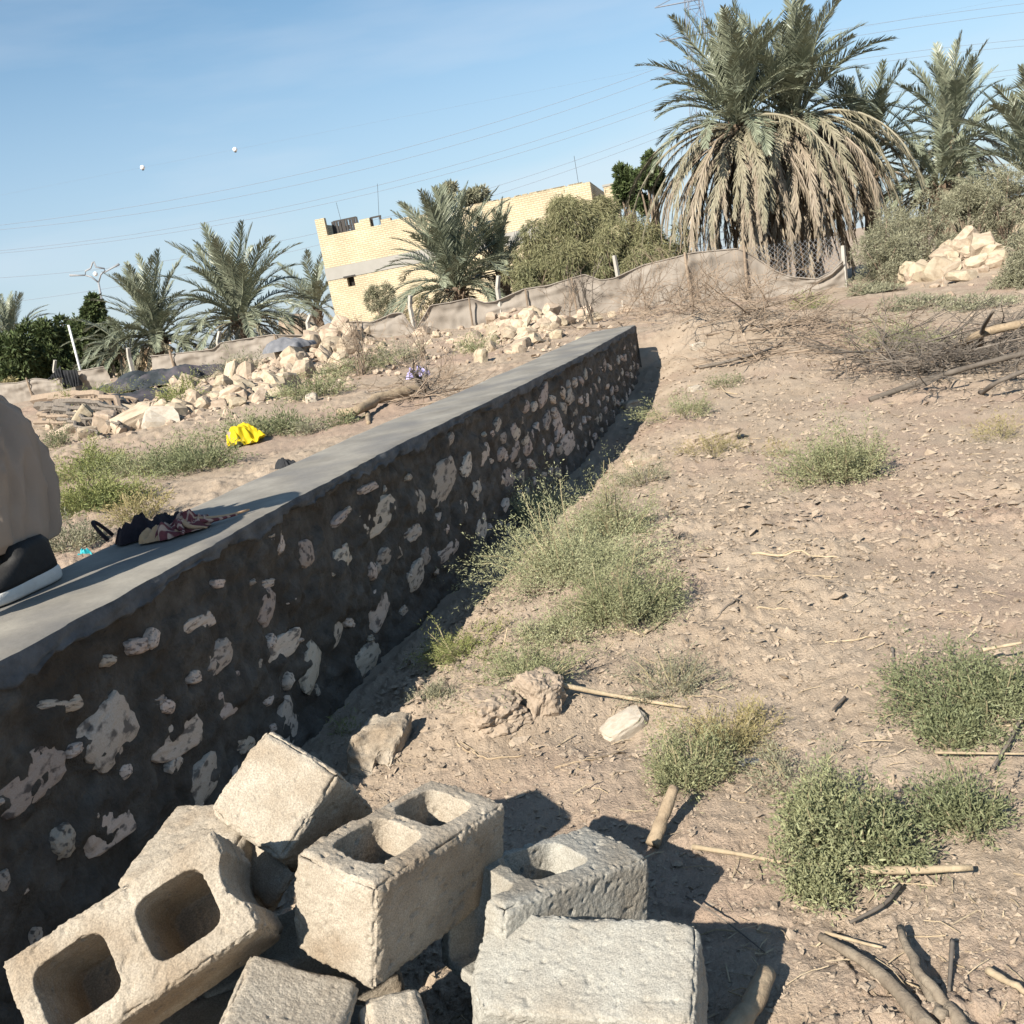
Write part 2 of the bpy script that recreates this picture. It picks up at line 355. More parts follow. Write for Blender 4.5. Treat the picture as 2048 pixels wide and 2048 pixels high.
def detail(x, y):
    """relief of the dried, flaking soil on top of the lie of the land"""
    x = np.asarray(x, float); y = np.asarray(y, float); Rr = np.hypot(x, y)
    fade = (1-ss(Rr, 18, 34)); n = (x-xr(y))*WC
    keep = 1-ss(n, -.60, -.48)*(1-ss(n, .0, .1))*(y < 11)
    wx = fb2(x*5, y*5, 3, 5)*.10; wy = fb2(x*5, y*5, 3, 9)*.10
    msk = ss(fb2(x*.9, y*.9, 3, 21), -.35, .35)
    near = 1-ss(Rr, 2.4, 3.6)
    wx2 = fb2(x*14, y*14, 3, 15)*.05; wy2 = fb2(x*14, y*14, 3, 19)*.05
    p1, e1 = plates((x+wx*1.6+wx2)*6.5, (y+wy*1.6+wy2)*8.5, 1)
    p2, e2 = plates((x+wx*.8+wx2)*15, (y+wy*.8+wy2)*21, 2)
    p3, e3 = plates((x+wx*.3)*38, (y+wy*.3)*46, 3)
    d = fb2(x*.7, y*.7, 4, 31)*.05+fb2(x*3, y*3, 4, 41)*.02
    d = d+msk*(p1*.014+p2*.009)*(1-.35*near)+(1-msk)*(p2*.006+p1*.003)+p3*.0035+fb2(x*9, y*9, 4, 35)*.012*msk+np.maximum(fb2(x*4.5, y*6, 3, 37)-.15, 0)*.05*msk
    d = d-.005*(1-ss(e1, 0, .10))*msk*ss(fb2(x*2, y*2, 2, 23), -.1, .4)-.003*(1-ss(e2, 0, .12))
    for sc_l, am, nst, sd in ((1.9, .026, 4, 141), (5.5, .022, 3, 143)):
        tt = fb2(x*sc_l, y*sc_l*1.25, 4, sd)*nst; fr_ = tt-np.floor(tt)
        d = d+am*(ss(fr_, .0, .06)-fr_)*(.25+.75*msk)*ss(fb2(x*3.1, y*3.1, 3, sd+7), -.1, .3)
    d = d+fb2(x*30, y*30, 3, 51)*.005
    return d*fade*np.clip(keep, .25, 1)
def build_ground():
    front = np.radians(np.arange(-32, 34, .112))
    ang = np.concatenate([np.radians(np.arange(-180, -74, 7.4)), np.radians(np.arange(-73, -32.2, .55)), front, np.radians(np.arange(34.2, 74, .5)), np.radians(np.arange(75, 178, 7.2))])
    r = np.concatenate([[.02, .25, .5, .8, 1.0], 1.15*np.exp(np.arange(0, math.log(34/1.15), .0051)), np.geomspace(35, 900, 40)])
    A, Rr = np.meshgrid(ang, r, indexing='ij')
    x = Rr*np.sin(A); y = Rr*np.cos(A)
    z = H(x, y)+detail(x, y)*(1-ss(np.abs(A), 1.05, 1.25))
    V = np.stack([x, y, z], -1).reshape(-1, 3)
    F = gridfaces(len(ang), len(r), 0, True)
    me = mkmesh('ground', V, F, M_dirt, True)
    ob('ground', me, kind='structure')
build_ground()

# ------------------------------------------------------------------ stone wall
def sdir(y): # unit tangent & outward normal of the wall in plan
    t = np.array([float(xr(y+.05)-xr(y-.05)), .1]); t /= np.linalg.norm(t)
    return t, np.array([t[1], -t[0]])
wall = ob('stone_wall', None, loc=(-.3, 5, 0), label='long low rubble stone wall in dark wet mortar with a smooth grey cement top', cat='wall')
WO = np.array([-.3, 5, 0])
def build_wall():
    y = np.concatenate([np.arange(-3, .6, .12), np.arange(.6, 5.5, .011), np.arange(5.5, WALL_END, .022), [WALL_END]])
    nz = 74; z0, z1 = -.2, WALL_Z-.035
    zz = np.linspace(z0, z1, nz)
    X = xr(y); tx = np.gradient(X, y); nrm = np.stack([np.ones_like(tx), -tx], -1); nrm /= np.linalg.norm(nrm, axis=1)[:, None]
    yy, zg = np.meshgrid(y, zz, indexing='ij')
    u, v = yy*1.05, zg
    disp = fb2(u*3, v*3, 3, 61)*.022+fb2(u*10, v*13, 4, 62)*.036+fb2(u*30, v*34, 3, 63)*.013
    pl, e = plates(u*6+fb2(u*4, v*4, 2, 3)*.4, v*7.5, 8)
    disp = disp+pl*.008
    disp = disp+.05*ss(.12-zg, 0, .3)                      # spread at the foot
    disp = disp-.02
    P = np.stack([X[:, None]+nrm[:, 0:1]*disp, yy+nrm[:, 1:2]*disp, zg], -1)
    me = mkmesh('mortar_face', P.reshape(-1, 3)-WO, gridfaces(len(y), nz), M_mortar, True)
    ob('mortar_face', me, wall)
    # core: rear face, and the far end
    m = MB(); y2 = np.concatenate([np.arange(-3, WALL_END-.01, .1), [WALL_END-.012]]); X2 = xr(y2); t2 = np.gradient(X2, y2); n2 = np.stack([np.ones_like(t2), -t2], -1); n2 /= np.linalg.norm(n2, axis=1)[:, None]
    ring = []
    for off, z in ((-.035, -.2), (-.035, z1-.002), (-WALL_T+.02, z1-.002), (-WALL_T+.02, -.2)):
        ring.append(np.stack([X2+n2[:, 0]*off, y2+n2[:, 1]*off, np.full_like(y2, z)], -1))
    V = np.stack(ring, 1); k = len(y2)
    i, j = np.meshgrid(np.arange(k-1), np.arange(4), indexing='ij'); a = i*4+j; b = i*4+(j+1) % 4
    m.add(V.reshape(-1, 3)-WO, np.concatenate([np.stack([a, a+4, b+4, b], -1).reshape(-1, 4), [[0, 1, 2, 3], [(k-1)*4+3, (k-1)*4+2, (k-1)*4+1, (k-1)*4]]]))
    ob('core', m.mesh('core', M_mortar, False), wall)
    # coping: profile swept along the wall, with a ragged trowelled right lip
    prof_n = [-.16, -.02]  # right lip, built below
    yc = np.concatenate([np.arange(-3, .6, .1), np.arange(.6, 6, .02), np.arange(6, WALL_END+.01, .04)])
    Xc = xr(yc); tc_ = np.gradient(Xc, yc); nc = np.stack([np.ones_like(tc_), -tc_], -1); nc /= np.linalg.norm(nc, axis=1)[:, None]
    lip = .004+fb2(yc*2.2, yc*0+3, 4, 71)*.010+fb2(yc*16, yc*0+1, 3, 72)*.009
    drop = np.maximum(.038+fb2(yc*1.6, yc*0+8, 3, 73)*.022+fb2(yc*8, yc*0+5, 3, 74)*.028+fb2(yc*30, yc*0+5, 3, 76)*.018, .006)
    left = -WALL_T-.01+fb2(yc*1.5, yc*0+2, 4, 75)*.022+fb2(yc*12, yc*0+2, 3, 76)*.006
    wob = fb2(yc*1.2, yc*0+6, 3, 77)*.006
    cols = []
    def colm(off, z): cols.append(np.stack([Xc+nc[:, 0]*off, yc+nc[:, 1]*off, z], -1))
    zt = WALL_Z+wob
    colm(-WALL_T+.02, zt*0+z1-.004); colm(left+.006, zt-.028); colm(left, zt-.012); colm(left+.012, zt)
    for q in np.linspace(.08, .97, 12):
        o = left*(1-q)+lip*q; colm(o, zt+fb2(yc*3, yc*0+q*6, 3, 78)*.004)
    colm(lip+.002, zt-.006)
    nt_ = len(cols)
    V = np.stack(cols, 1).reshape(-1, 3)-WO
    ob('cement_top', mkmesh('cement_top', V, gridfaces(len(yc), nt_)[:, ::-1], M_coping, True), wall)
    cols.clear()
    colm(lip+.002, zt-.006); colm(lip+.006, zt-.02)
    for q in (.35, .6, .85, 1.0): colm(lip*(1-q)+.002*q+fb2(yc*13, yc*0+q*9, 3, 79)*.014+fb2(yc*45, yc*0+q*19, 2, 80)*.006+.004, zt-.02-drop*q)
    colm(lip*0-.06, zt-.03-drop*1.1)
    V = np.stack(cols, 1).reshape(-1, 3)-WO
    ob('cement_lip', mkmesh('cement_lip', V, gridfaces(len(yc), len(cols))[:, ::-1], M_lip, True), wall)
    m = MB(); t, nn = sdir(WALL_END); ye = WALL_END+.006
    a = np.array([float(xr(ye)), ye]); L_ = a-nn*(WALL_T); Rr_ = a
    m.add(np.array([[*L_, -.2], [*Rr_, -.2], [*Rr_, WALL_Z-.03], [*L_, WALL_Z-.03]])-WO, [[0, 1, 2, 3]])
    ob('end_face', m.mesh('end_face', M_mortar, False), wall)
build_wall()
def ico(sub):
    bm = bmesh.new(); bmesh.ops.create_icosphere(bm, subdivisions=sub, radius=1.0)
    V = np.array([v.co[:] for v in bm.verts]); F = np.array([[v.index for v in f.verts] for f in bm.faces]); bm.free(); return V, F
ICO2, ICO3, ICO4, ICO5 = ico(2), ico(3), ico(4), ico(5)
def wall_hit(px, py):
    d = ray(px, py); ts = np.geomspace(.8, 16, 1500); P = _C+ts[:, None]*d
    i = int(np.argmax(P[:, 0] < xr(P[:, 1]))); return P[i]
# stones read off the wall: centre x, y, long px, short px, tilt of the long axis in the picture (deg, up to the right)
WST = [(75,1555,170,95,35),(235,1462,150,95,55),(370,1475,115,75,25),(130,1408,100,32,8),(290,1290,52,34,15),(408,1247,78,36,32),(543,1212,70,34,70),(450,1310,80,46,45),(478,1388,118,60,45),(577,1290,85,46,38),(633,1332,105,38,75),(680,1262,65,26,65),(425,1555,110,55,55),(262,1542,38,30,40),(585,1446,85,52,70),(738,1325,90,46,45),(764,1215,70,55,60),(815,1268,55,28,65),(765,1032,95,60,38),(619,1108,60,36,95),(694,1115,60,42,50),(790,1108,55,38,45),(893,962,90,52,50),(845,1004,58,36,100),(836,1066,40,28,40),(838,1150,62,34,60),(594,1200,32,24,20),(752,1138,38,20,85),(860,1110,30,25,60),(96,1325,55,25,10),(35,1352,45,24,20),(228,1320,36,24,10),(385,1140,40,30,20),(940,930,40,26,60),(974,908,40,22,60),(1022,960,52,34,95),(960,975,32,26,60),(885,1040,32,26,50),(140,1682,60,50,50),(20,1762,55,35,40),(235,1655,120,70,40),(85,1268,40,22,20),(690,1035,40,16,45),(545,1165,30,18,20),(930,1020,44,26,60),(968,1055,50,25,70),(1035,900,40,22,60),(1068,880,45,24,60),(1040,865,28,18,60),(1010,905,30,16,60),(1092,788,40,22,60),(995,815,45,30,100),(905,880,34,16,50),(1000,850,28,16,60),(1100,840,36,14,70),(1122,850,40,20,80),(1140,885,44,30,45),(1145,790,30,16,70),(660,980,40,18,30),(745,975,44,18,30),(160,1500,34,22,30),(505,1480,45,30,50),(330,1400,30,18,30),(520,1330,30,16,40),(700,1200,26,18,60),(905,1100,60,28,40),(560,1070,34,16,30)]
def stone_mesh(seed, flat=.36, sub=ICO3, rough=.28, mat_=M_wstone, blocky=.45):
    V, F = sub; V = V.copy()
    c = np.sign(V)*np.abs(V)**(1-blocky*.6); c /= np.abs(c).max(axis=1)[:, None]**.4
    n = fb3(V*1.1+seed*7.1, 3, seed); n2 = fb3(V*3.2+seed*3.3, 3, seed+9)
    V = c*(1+rough*n[:, None]+rough*.45*n2[:, None])
    if sub is ICO5: V = V*(1+.13*fb3(V*4.5+seed, 4, seed)+.05*fb3(V*13, 3, seed+3))[:, None]
    V[:, 2] *= flat
    return mkmesh('stone', V, F, mat_, False)
wst_mesh = [stone_mesh(i, flat=.34, sub=ICO4 if i < 10 else ICO3, blocky=.12, rough=.3) for i in range(16)]
def wall_stone(P, a, b, tilt, k):
    y = P[1]; t, nn = sdir(y)
    ex = np.array([t[0], t[1], 0])*math.cos(tilt)+np.array([0, 0, 1])*math.sin(tilt); ez = np.array([nn[0], nn[1], 0]); ey = np.cross(ez, ex)
    base = np.array([float(xr(y)), y, P[2]])-ez*.043
    o = ob('stone', wst_mesh[k % 16], wall)
    Mx = np.eye(4); Mx[:3, 0] = ex*a; Mx[:3, 1] = ey*b; Mx[:3, 2] = ez*.105; Mx[:3, 3] = base-WO
    o.matrix_local = Matrix(Mx.tolist())
    return o
k = 0
for (px, py, a, b, tl) in WST:
    P = wall_hit(px, py)
    if P[1] > WALL_END-.1 or P[2] > WALL_Z-.10: continue
    s_ = mpp(P)
    # undo the oblique view of the face: along the wall a pixel is worth more
    t, nn = sdir(P[1]); v = (P-_C)/np.linalg.norm(P-_C); cosf = abs(v[0]*nn[0]+v[1]*nn[1])
    tr = math.radians(tl)
    lx = a*math.cos(tr); ly = a*math.sin(tr)
    q = wall_hit(px+lx/2, py-ly/2)-wall_hit(px-lx/2, py+ly/2)
    du = q[0]*t[0]+q[1]*t[1]; la = math.hypot(du, q[2]); la = min(la, .42)
    ang = math.atan2(q[2], du)
    lb = min(max(a*b*s_*s_/max(cosf, .22)/max(la, .02), .03), la)
    wall_stone(P, la*.50, lb*.48, ang, k); k += 1
r_ = np.random.default_rng(5)
placed = []
for _ in range(2000):
    if len(placed) >= 105: break
    y = 5.8+5.1*r_.random()**.9; z = r_.uniform(float(H(xr(y)+.1, y))+.02, WALL_Z-.16)
    if z < 0 or any(abs(y-a) < .15 and abs(z-b) < .10 for a, b in placed): continue
    placed.append((y, z)); a = r_.uniform(.04, .095)
    wall_stone(np.array([0, y, z]), a*.9, a*r_.uniform(.35, .65), r_.uniform(-.5, .7), k); k += 1
near_ = []
for _ in range(900):      # small chips of stone showing between the larger ones
    if len(near_) >= 46: break
    y = r_.uniform(1.5, 5.8); z = r_.uniform(.05, WALL_Z-.14)
    if any(abs(y-a) < .14 and abs(z-b) < .09 for a, b in near_): continue
    near_.append((y, z)); a = r_.uniform(.018, .045); wall_stone(np.array([0, y, z]), a, a*r_.uniform(.45, .8), r_.uniform(-.6, .9), k); k += 1
for _ in range(16):
    y = r_.uniform(-1.5, 1.4); wall_stone(np.array([0, y, r_.uniform(.1, .6)]), r_.uniform(.06, .13), .06, r_.uniform(-.4, .4), k); k += 1

# ------------------------------------------------------------------ cinder blocks
def block_mesh(name, dims, mtl, holes=(), groove=False, chips=(), seed=0, vox=.0031, wear=1.0, closed=True):
    L_, W_, H_ = dims
    bm = bmesh.new(); bmesh.ops.create_cube(bm, size=1)
    for v in bm.verts: v.co = (v.co.x*L_, v.co.y*W_, v.co.z*H_)
    bmesh.ops.bevel(bm, geom=bm.edges[:], offset=.006, segments=2, affect='EDGES')
    me = bpy.data.meshes.new(name); bm.to_mesh(me); bm.free()
    base = bpy.data.objects.new('tmp', me); COL.objects.link(base)
    cut = bmesh.new(); cutters = []
    for (hx, hy, hw, hh, depth) in holes:
        zb = H_/2-depth
        ring = []
        for z, s in ((zb, .80), (zb+.02, .86), (H_/2+.01, 1.0)):
            rr = []
            for q in range(24):
                a = 2*PI*q/24; ca, sa = math.cos(a), math.sin(a)
                e = .42
                rr.append(cut.verts.new((hx+hw/2*s*math.copysign(abs(ca)**e, ca), hy+hh/2*s*math.copysign(abs(sa)**e, sa), z)))
            ring.append(rr)
        for a in range(2):
            for q in range(24): cut.faces.new((ring[a][q], ring[a][(q+1) % 24], ring[a+1][(q+1) % 24], ring[a+1][q]))
        cut.faces.new(ring[0][::-1]); cut.faces.new(ring[2])
    if groove:
        rr = []
        for z in (-H_/2-.01, H_/2+.01):
            rr.append([cut.verts.new((L_/2+.03+.055*math.cos(2*PI*q/24), .062*math.sin(2*PI*q/24), z)) for q in range(24)])
        for q in range(24): cut.faces.new((rr[0][q], rr[0][(q+1) % 24], rr[1][(q+1) % 24], rr[1][q]))
        cut.faces.new(rr[0][::-1]); cut.faces.new(rr[1])
    tmp = None
    if len(cut.verts):
        bmesh.ops.recalc_face_normals(cut, faces=cut.faces[:])
        mc = bpy.data.meshes.new('cut'); cut.to_mesh(mc); tmp = bpy.data.objects.new('tmpcut', mc); COL.objects.link(tmp)
        md = base.modifiers.new('b', 'BOOLEAN'); md.operation = 'DIFFERENCE'; md.object = tmp; md.solver = 'EXACT'
    cut.free()
    md = base.modifiers.new('r', 'REMESH'); md.mode = 'VOXEL'; md.voxel_size = vox
    dg = bpy.context.evaluated_depsgraph_get(); ev = base.evaluated_get(dg); m2 = ev.to_mesh()
    n = len(m2.vertices); V = np.empty(n*3, np.float32); m2.vertices.foreach_get('co', V); V = V.reshape(-1, 3).astype(float)
    Nn = np.empty(n*3, np.float32); m2.vertices.foreach_get('normal', Nn); Nn = Nn.reshape(-1, 3)
    F = np.empty(len(m2.polygons)*4, np.int32); m2.polygons.foreach_get('vertices', F); F = F.reshape(-1, 4)
    ev.to_mesh_clear()
    for o in (base, tmp):
        if o: bpy.data.objects.remove(o)
    # wear: edges crumble, faces are pitted
    d = np.sort(np.stack([L_/2-np.abs(V[:, 0]), W_/2-np.abs(V[:, 1]), H_/2-np.abs(V[:, 2])], 1), 1)
    edge = 1-ss(d[:, 1], .001, .020)
    corner = 1-ss(d[:, 2], .01, .06)
    n1 = fb3(V*26+seed*5, 3, seed); n2 = fb3(V*75+seed, 3, seed+4); n3 = fb3(V*9+seed*2, 2, seed+8)
    dd = -.004*wear*edge*np.clip(n1*1.8+.3, 0, 2)-.005*wear*edge*np.clip(n2*2+.2, 0, 2)-.008*wear*edge*np.clip(n3*2.4-.25, 0, 2)-.010*corner*edge*np.clip(n3*1.5+.5, 0, 2)
    n4 = fb3(V*150+seed, 2, seed+15); dd = dd+n2*.0010+n4*.0014*(1+edge)+n1*.0007+n3*.0008
    pit = np.clip(fb3(V*70+seed*3, 2, seed+12)-.36, 0, 1); dd = dd-pit*.014
    V = V+Nn*dd[:, None]
    for (pt, nv, rough) in chips:
        nv = np.array(nv, float); nv /= np.linalg.norm(nv); s = (V-np.array(pt))@nv
        s = s+fb3(V*16+seed, 4, seed+20)*rough
        V = V-nv[None]*np.maximum(s, 0)[:, None]*.97
    return mkmesh(name, V, F, mtl, True)
def put(o, loc, Mr):
    Mx = np.eye(4); Mx[:3, :3] = np.asarray(Mr); Mx[:3, 3] = loc
    u, s, vt = np.linalg.svd(Mx[:3, :3]); Mx[:3, :3] = u@vt
    o.matrix_world = Matrix(Mx.tolist())
BG = 'cinder blocks in the front pile'
H2 = ((.088, 0, .132, .125, .165), (-.088, 0, .132, .125, .165))
def block(loc, Mr, label, **kw):
    o = ob('cinder_block', block_mesh('cinder_block', kw.pop('dims', (.40, .20, .20)), kw.pop('mtl', M_block), **kw), label=label, cat='cinder block', group=BG)
    put(o, loc, Mr); return o
MA = [[.9093, -.4131, .0507], [.3014, .5696, -.7647], [.287, .7106, .6424]]
block((-.775, 1.577, .406), MA, 'cinder block tipped on its side, both square holes facing the viewer, at lower left', holes=((.088, 0, .130, .118, .165), (-.098, 0, .130, .118, .165)), groove=True, seed=3)
MC = [[.5684, -.7932, .2185], [.8074, .5888, .0374], [-.1583, .1551, .9751]]
block((-.331, 1.72, .376), MC, 'upright two-hole cinder block in the middle of the pile, holes open to the sky', holes=((.088, .004, .128, .122, .17), (-.075, .004, .145, .122, .17)), seed=5)
ME = [[.9571, .2881, -.0303], [-.2835, .9099, -.3029], [-.0597, .2985, .9525]]
block((-.02, 1.548, .168), ME, 'large grey cinder block with a broad smooth face and chipped left corner, nearest the camera', mtl=M_blockgrey, seed=8, chips=(((-.165, .06, .1), (-1, 1.0, .15), .022), ((-.18, -.06, .1), (-1, -.5, .3), .02)))
MD = [[.7611, -.6102, .2201], [.5969, .7916, .1308], [-.254, .0318, .9667]]
block((-.076, 1.782, .2), MD, 'grey broken cinder block with an open hole, right of the middle block and partly shaded', mtl=M_blockgrey, seed=11, holes=((-.005, .012, .165, .125, .17), (-.178, .012, .11, .12, .17)))
MBk = [[.7599, .649, -.0367], [-.4784, .5201, -.7076], [-.4402, .5552, .7057]]
block((-.568, 1.934, .437), MBk, 'sloping cinder block with a plain square sunlit face, top of the pile beside the wall', dims=(.20, .20, .30), seed=14, wear=1.2, chips=(((-.06, -.095, .15), (-.4, -1, .4), .02),))
MF = [[.8902, .1376, .4343], [-.0847, .9867, -.139], [-.4477, .087, .89]]
fl = np.array([-.593, 1.445, .176])+np.array(MF)@np.array([0, 0, .05])
block(fl, MF, 'cinder block with a plain pitted face below the tipped two-hole block', dims=(.20, .20, .30), seed=17)
MK = [[.9518, .289, -.1031], [-.3, .9468, -.1161], [.0641, .1415, .9879]]
kl = _C+1.2*(np.array([-.632, 1.489, .553])-_C)+np.array([.01, .07, -.012])
block(kl, MK, 'pale cinder block wedged behind the tipped two-hole block, against the wall', dims=(.24, .24, .20), seed=20, vox=.0042)
block((-.37, 1.45, .085), rotz(math.radians(-38)), 'cinder block lying in deep shade between the middle block and the nearest block', mtl=M_blockgrey, seed=22, vox=.006)
block((-.63, 1.86, .10), rotz(math.radians(24)), 'buried cinder block at the bottom of the pile below the sloping block', seed=25, vox=.007)
block((-.80, 1.62, .095), rotz(math.radians(8)), 'buried cinder block at the bottom of the pile below the tipped two-hole block', seed=26, vox=.007)
p = aty(752, 2030, 1.42)
o = ob('block_fragment', block_mesh('block_fragment', (.11, .10, .09), M_block, seed=31, vox=.004), label='small broken block corner in the gap at the bottom edge', cat='block fragment'); put(o, p+np.array([.01, .05, -.075]), rotv((.35, .25, .3)))
p = aty(525, 1735, 1.80)
o = ob('block_fragment', block_mesh('block_fragment', (.15, .10, .018), M_block, seed=33, vox=.004), label='thin broken slab standing on edge between the tipped and middle blocks', cat='block fragment'); put(o, p, rotv((.25, .55, 0))@rotz(-.75)@rotv((1.1, 0, 0)))
MJ = [[.9495, .2169, .2269], [-.1877, .9717, -.1435], [-.2515, .0936, .9633]]
MJ = np.array(MJ); MJ2 = np.stack([MJ[:, 0], MJ[:, 2], -MJ[:, 1]], 1)
o = ob('block_fragment', block_mesh('block_fragment', (.16, .20, .24), M_block, seed=36, vox=.0042, wear=1.8, holes=((.035, .02, .055, .075, .10),), chips=(((.03, .07, .02), (.3, 1, .9), .03), ((.075, .0, .0), (1, .1, .3), .03), ((-.03, .085, -.02), (-.5, 1, -.2), .03), ((.03, -.0, .112), (.2, -.15, 1), .03))), label='broken end of a cinder block sticking out of the dirt behind the pile', cat='block fragment'); put(o, (-.575, 3.033, .03), MJ2)

# ------------------------------------------------------------------ leafy things
def leaves(P, D, ln, wd, fold=.0, r=None):
    """diamond leaves: base P, direction D (unit), length ln, width wd"""
    n = len(P); r = r or rng
    ref = r.normal(size=(n, 3)); S = np.cross(D, ref); S /= np.linalg.norm(S, axis=1)[:, None]+1e-9
    ln = np.broadcast_to(ln, (n,))[:, None]; wd = np.broadcast_to(wd, (n,))[:, None]
    up = np.cross(S, D)
    a = P; t = P+D*ln+up*ln*fold; m = P+D*ln*.5
    V = np.stack([a, m+S*wd*.5, t, m-S*wd*.5], 1).reshape(-1, 3)
    F = np.arange(n*4).reshape(-1, 4)
    return V, F
def unit(a): return a/(np.linalg.norm(a, axis=-1, keepdims=True)+1e-9)
def weed(loc, rx, ry, h, nbr, nl, ll, lw, m, label, stemmat=None, seed=0, spiky=.6, group=None, flat=.35, cat='bush', yaw=0.0):
    r = np.random.default_rng(seed+1000)
    a = r.uniform(0, 2*PI, nbr); q = np.sqrt(r.uniform(0, 1, nbr))
    tip = np.stack([np.cos(a)*q*rx, np.sin(a)*q*ry, h*np.sqrt(np.clip(1-(q*.97)**2, 0, 1))*r.uniform(flat, 1.1, nbr)], -1)
    # lobes: bushes are a few clumps, not one dome
    lob = .42+1.0*(vn2(a*1.5+seed, q*2+seed*3, seed)+.5)+.16*(r.random(nbr) > .88); tip *= np.clip(lob, .3, 1.45)[:, None]; tip[:, 2] *= r.uniform(.35, 1.1, nbr)
    base = tip*np.array([.35, .35, 0])+r.normal(size=(nbr, 3))*np.array([rx*.08, ry*.08, 0]); base[:, 2] = -.03
    ctrl = (base+tip)/2+np.array([0, 0, 1])*h*.22+r.normal(size=(nbr, 3))*h*.12
    def bez(b, t): t = t[:, None]; return (1-t)**2*base[b]+2*t*(1-t)*ctrl[b]+t*t*tip[b]
    b = np.minimum((nbr*r.random(nl)**1.25).astype(int), nbr-1); t = np.clip(np.round(r.uniform(.2, 1.0, nl)*7)/7+r.normal(0, .022, nl), .15, 1.04)
    P = bez(b, t); T = unit(bez(b, np.clip(t+.05, 0, 1.1))-bez(b, t-.05))
    side = unit(r.normal(size=(nl, 3)))
    # twiglets off the stems
    tw = r.integers(0, 7, nl)+b*7; tv = unit(np.stack([_h(tw, tw*0+k_, 0, seed)-.5 for k_ in range(3)], -1)+T*.35+np.array([0, 0, .15]))
    P = P+tv*(r.uniform(0, 1, nl)*ll*3.6)[:, None]
    D = unit(tv*.55+T*.25+side*spiky)
    P[:, 2] = np.maximum(P[:, 2], .004)
    V, F = leaves(P, D, ll*r.uniform(.6, 1.25, nl), lw*r.uniform(.7, 1.3, nl), .12, r)
    e = ob('bush', None, loc=loc, label=label, cat=cat, group=group, rot=(0, 0, yaw))
    ob('foliage', mkmesh('foliage', V, F, m, False), e)
    mb = MB(); ns = min(nbr, 90)
    for k_ in range(ns):
        mb.tube(bez(np.full(5, k_), np.linspace(0, .84, 5)), np.linspace(.0035, .0012, 5)*max(1, h/.25)**.5, 3, False)
    ob('stems', mb.mesh('stems', stemmat or M_stem, False), e)
    return e
def bushpx(px, py, wpx, hpx, nl, m, label, ll=.022, lw=.0045, depth=1.0, nbr=None, seed=0, **kw):
    p = hit(px, py+hpx*.12); s = mpp(p); rx = wpx*s*.58
    h = hpx*s*1.05; ll *= .68 if ll < .03 else .85; lw *= .85; nl = int(nl*(1.75 if p[1] < 8 else 1.2))
    return weed(p-np.array([0, 0, .01])+np.array([0, rx*.0, 0]), rx, rx*depth, h, nbr or max(24, nl//75), nl, ll, lw, m, label, seed=seed, **kw)

bushpx(1090, 1035, 140, 85, 3600, M_leaf_pale, 'tall pale spiky sprig at the wall side of the large bush', .030, .0042, seed=1, spiky=.9, flat=.6)
bushpx(1150, 1140, 310, 170, 17000, M_leaf_pale, 'large pale green saltbush leaning over the shaded strip beside the wall', .022, .004, seed=2)
bushpx(1230, 1065, 190, 160, 8000, M_leaf_mid, 'greener bush touching the upper right of the large pale bush', .02, .004, seed=3)
bushpx(1245, 1220, 280, 170, 13000, M_leaf_mid, 'spreading green bush below the large pale bush', .021, .004, seed=4)
bushpx(1110, 1270, 170, 60, 3200, M_leaf_pale, 'low pale green mat under the large pale bush', .02, .004, seed=40)
bushpx(700, 1470, 36, 60, 120, M_leaf_yel, 'small spiky dry weed growing beside the broken block end', .03, .003, seed=77, spiky=.9, flat=.7)
bushpx(930, 1300, 200, 70, 4200, M_leaf_yel, 'low yellowish mat of weed at the edge of the wall shadow', .018, .0034, seed=5)
bushpx(1060, 1345, 240, 60, 4200, M_leaf_mid, 'low olive mat of weed above the lump of dried mud', .019, .0036, seed=6)
bushpx(1345, 1360, 200, 90, 2600, M_leaf_gray, 'thin sparse grey-green weed right of the long reed', .018, .003, seed=7)
bushpx(870, 1405, 120, 45, 1700, M_leaf_gray, 'small olive weed mat just behind the broken block end', .018, .0034, seed=8)
bushpx(1370, 1550, 170, 120, 4200, M_leaf_mid, 'green half of the weed clump leaning over the cane stub', .019, .0036, seed=9)
bushpx(1450, 1475, 180, 85, 3200, M_leaf_dry, 'dry brown half of the weed clump above the cane stub', .019, .003, seed=10)
bushpx(1665, 1660, 270, 170, 6500, M_leaf_mid, 'large dark spiky saltbush at lower right, crossing a pale reed', .024, .0052, seed=11, spiky=.8)
bushpx(1740, 1690, 170, 150, 3600, M_leaf_dark, 'darker lower right clump of the large spiky saltbush', .024, .0052, seed=12, spiky=.8)
bushpx(1640, 1765, 120, 60, 1500, M_leaf_mid, 'trailing spiky sprig under the large spiky saltbush', .022, .005, seed=13, spiky=.8)
bushpx(1580, 1545, 200, 60, 1300, M_leaf_gray, 'thin upper sprigs behind the large spiky saltbush', .02, .004, seed=41)
bushpx(1930, 1625, 170, 100, 2600, M_leaf_dark, 'loose spiky weed between the large spiky saltbush and the frame edge', .023, .0045, seed=14)
bushpx(1960, 1400, 330, 130, 8500, M_leaf_dark, 'broad dark green bush at the right edge of the picture', .023, .0048, seed=15, spiky=.8)
bushpx(1905, 1465, 120, 70, 1900, M_leaf_dark, 'small dark clump hanging below the broad dark bush', .022, .0046, seed=16)
bushpx(1672, 940, 215, 130, 8000, M_leaf_mid, 'lone rounded green bush in the open dirt right of the wall', .026, .006, seed=17)
bushpx(1290, 955, 150, 60, 1800, M_leaf_gray, 'thin grey-green weed beside the pale stone on the bank', .022, .004, seed=18)
bushpx(1365, 825, 170, 48, 2000, M_leaf_mid, 'low feathery green weed on the mound past the wall', .03, .006, seed=19)
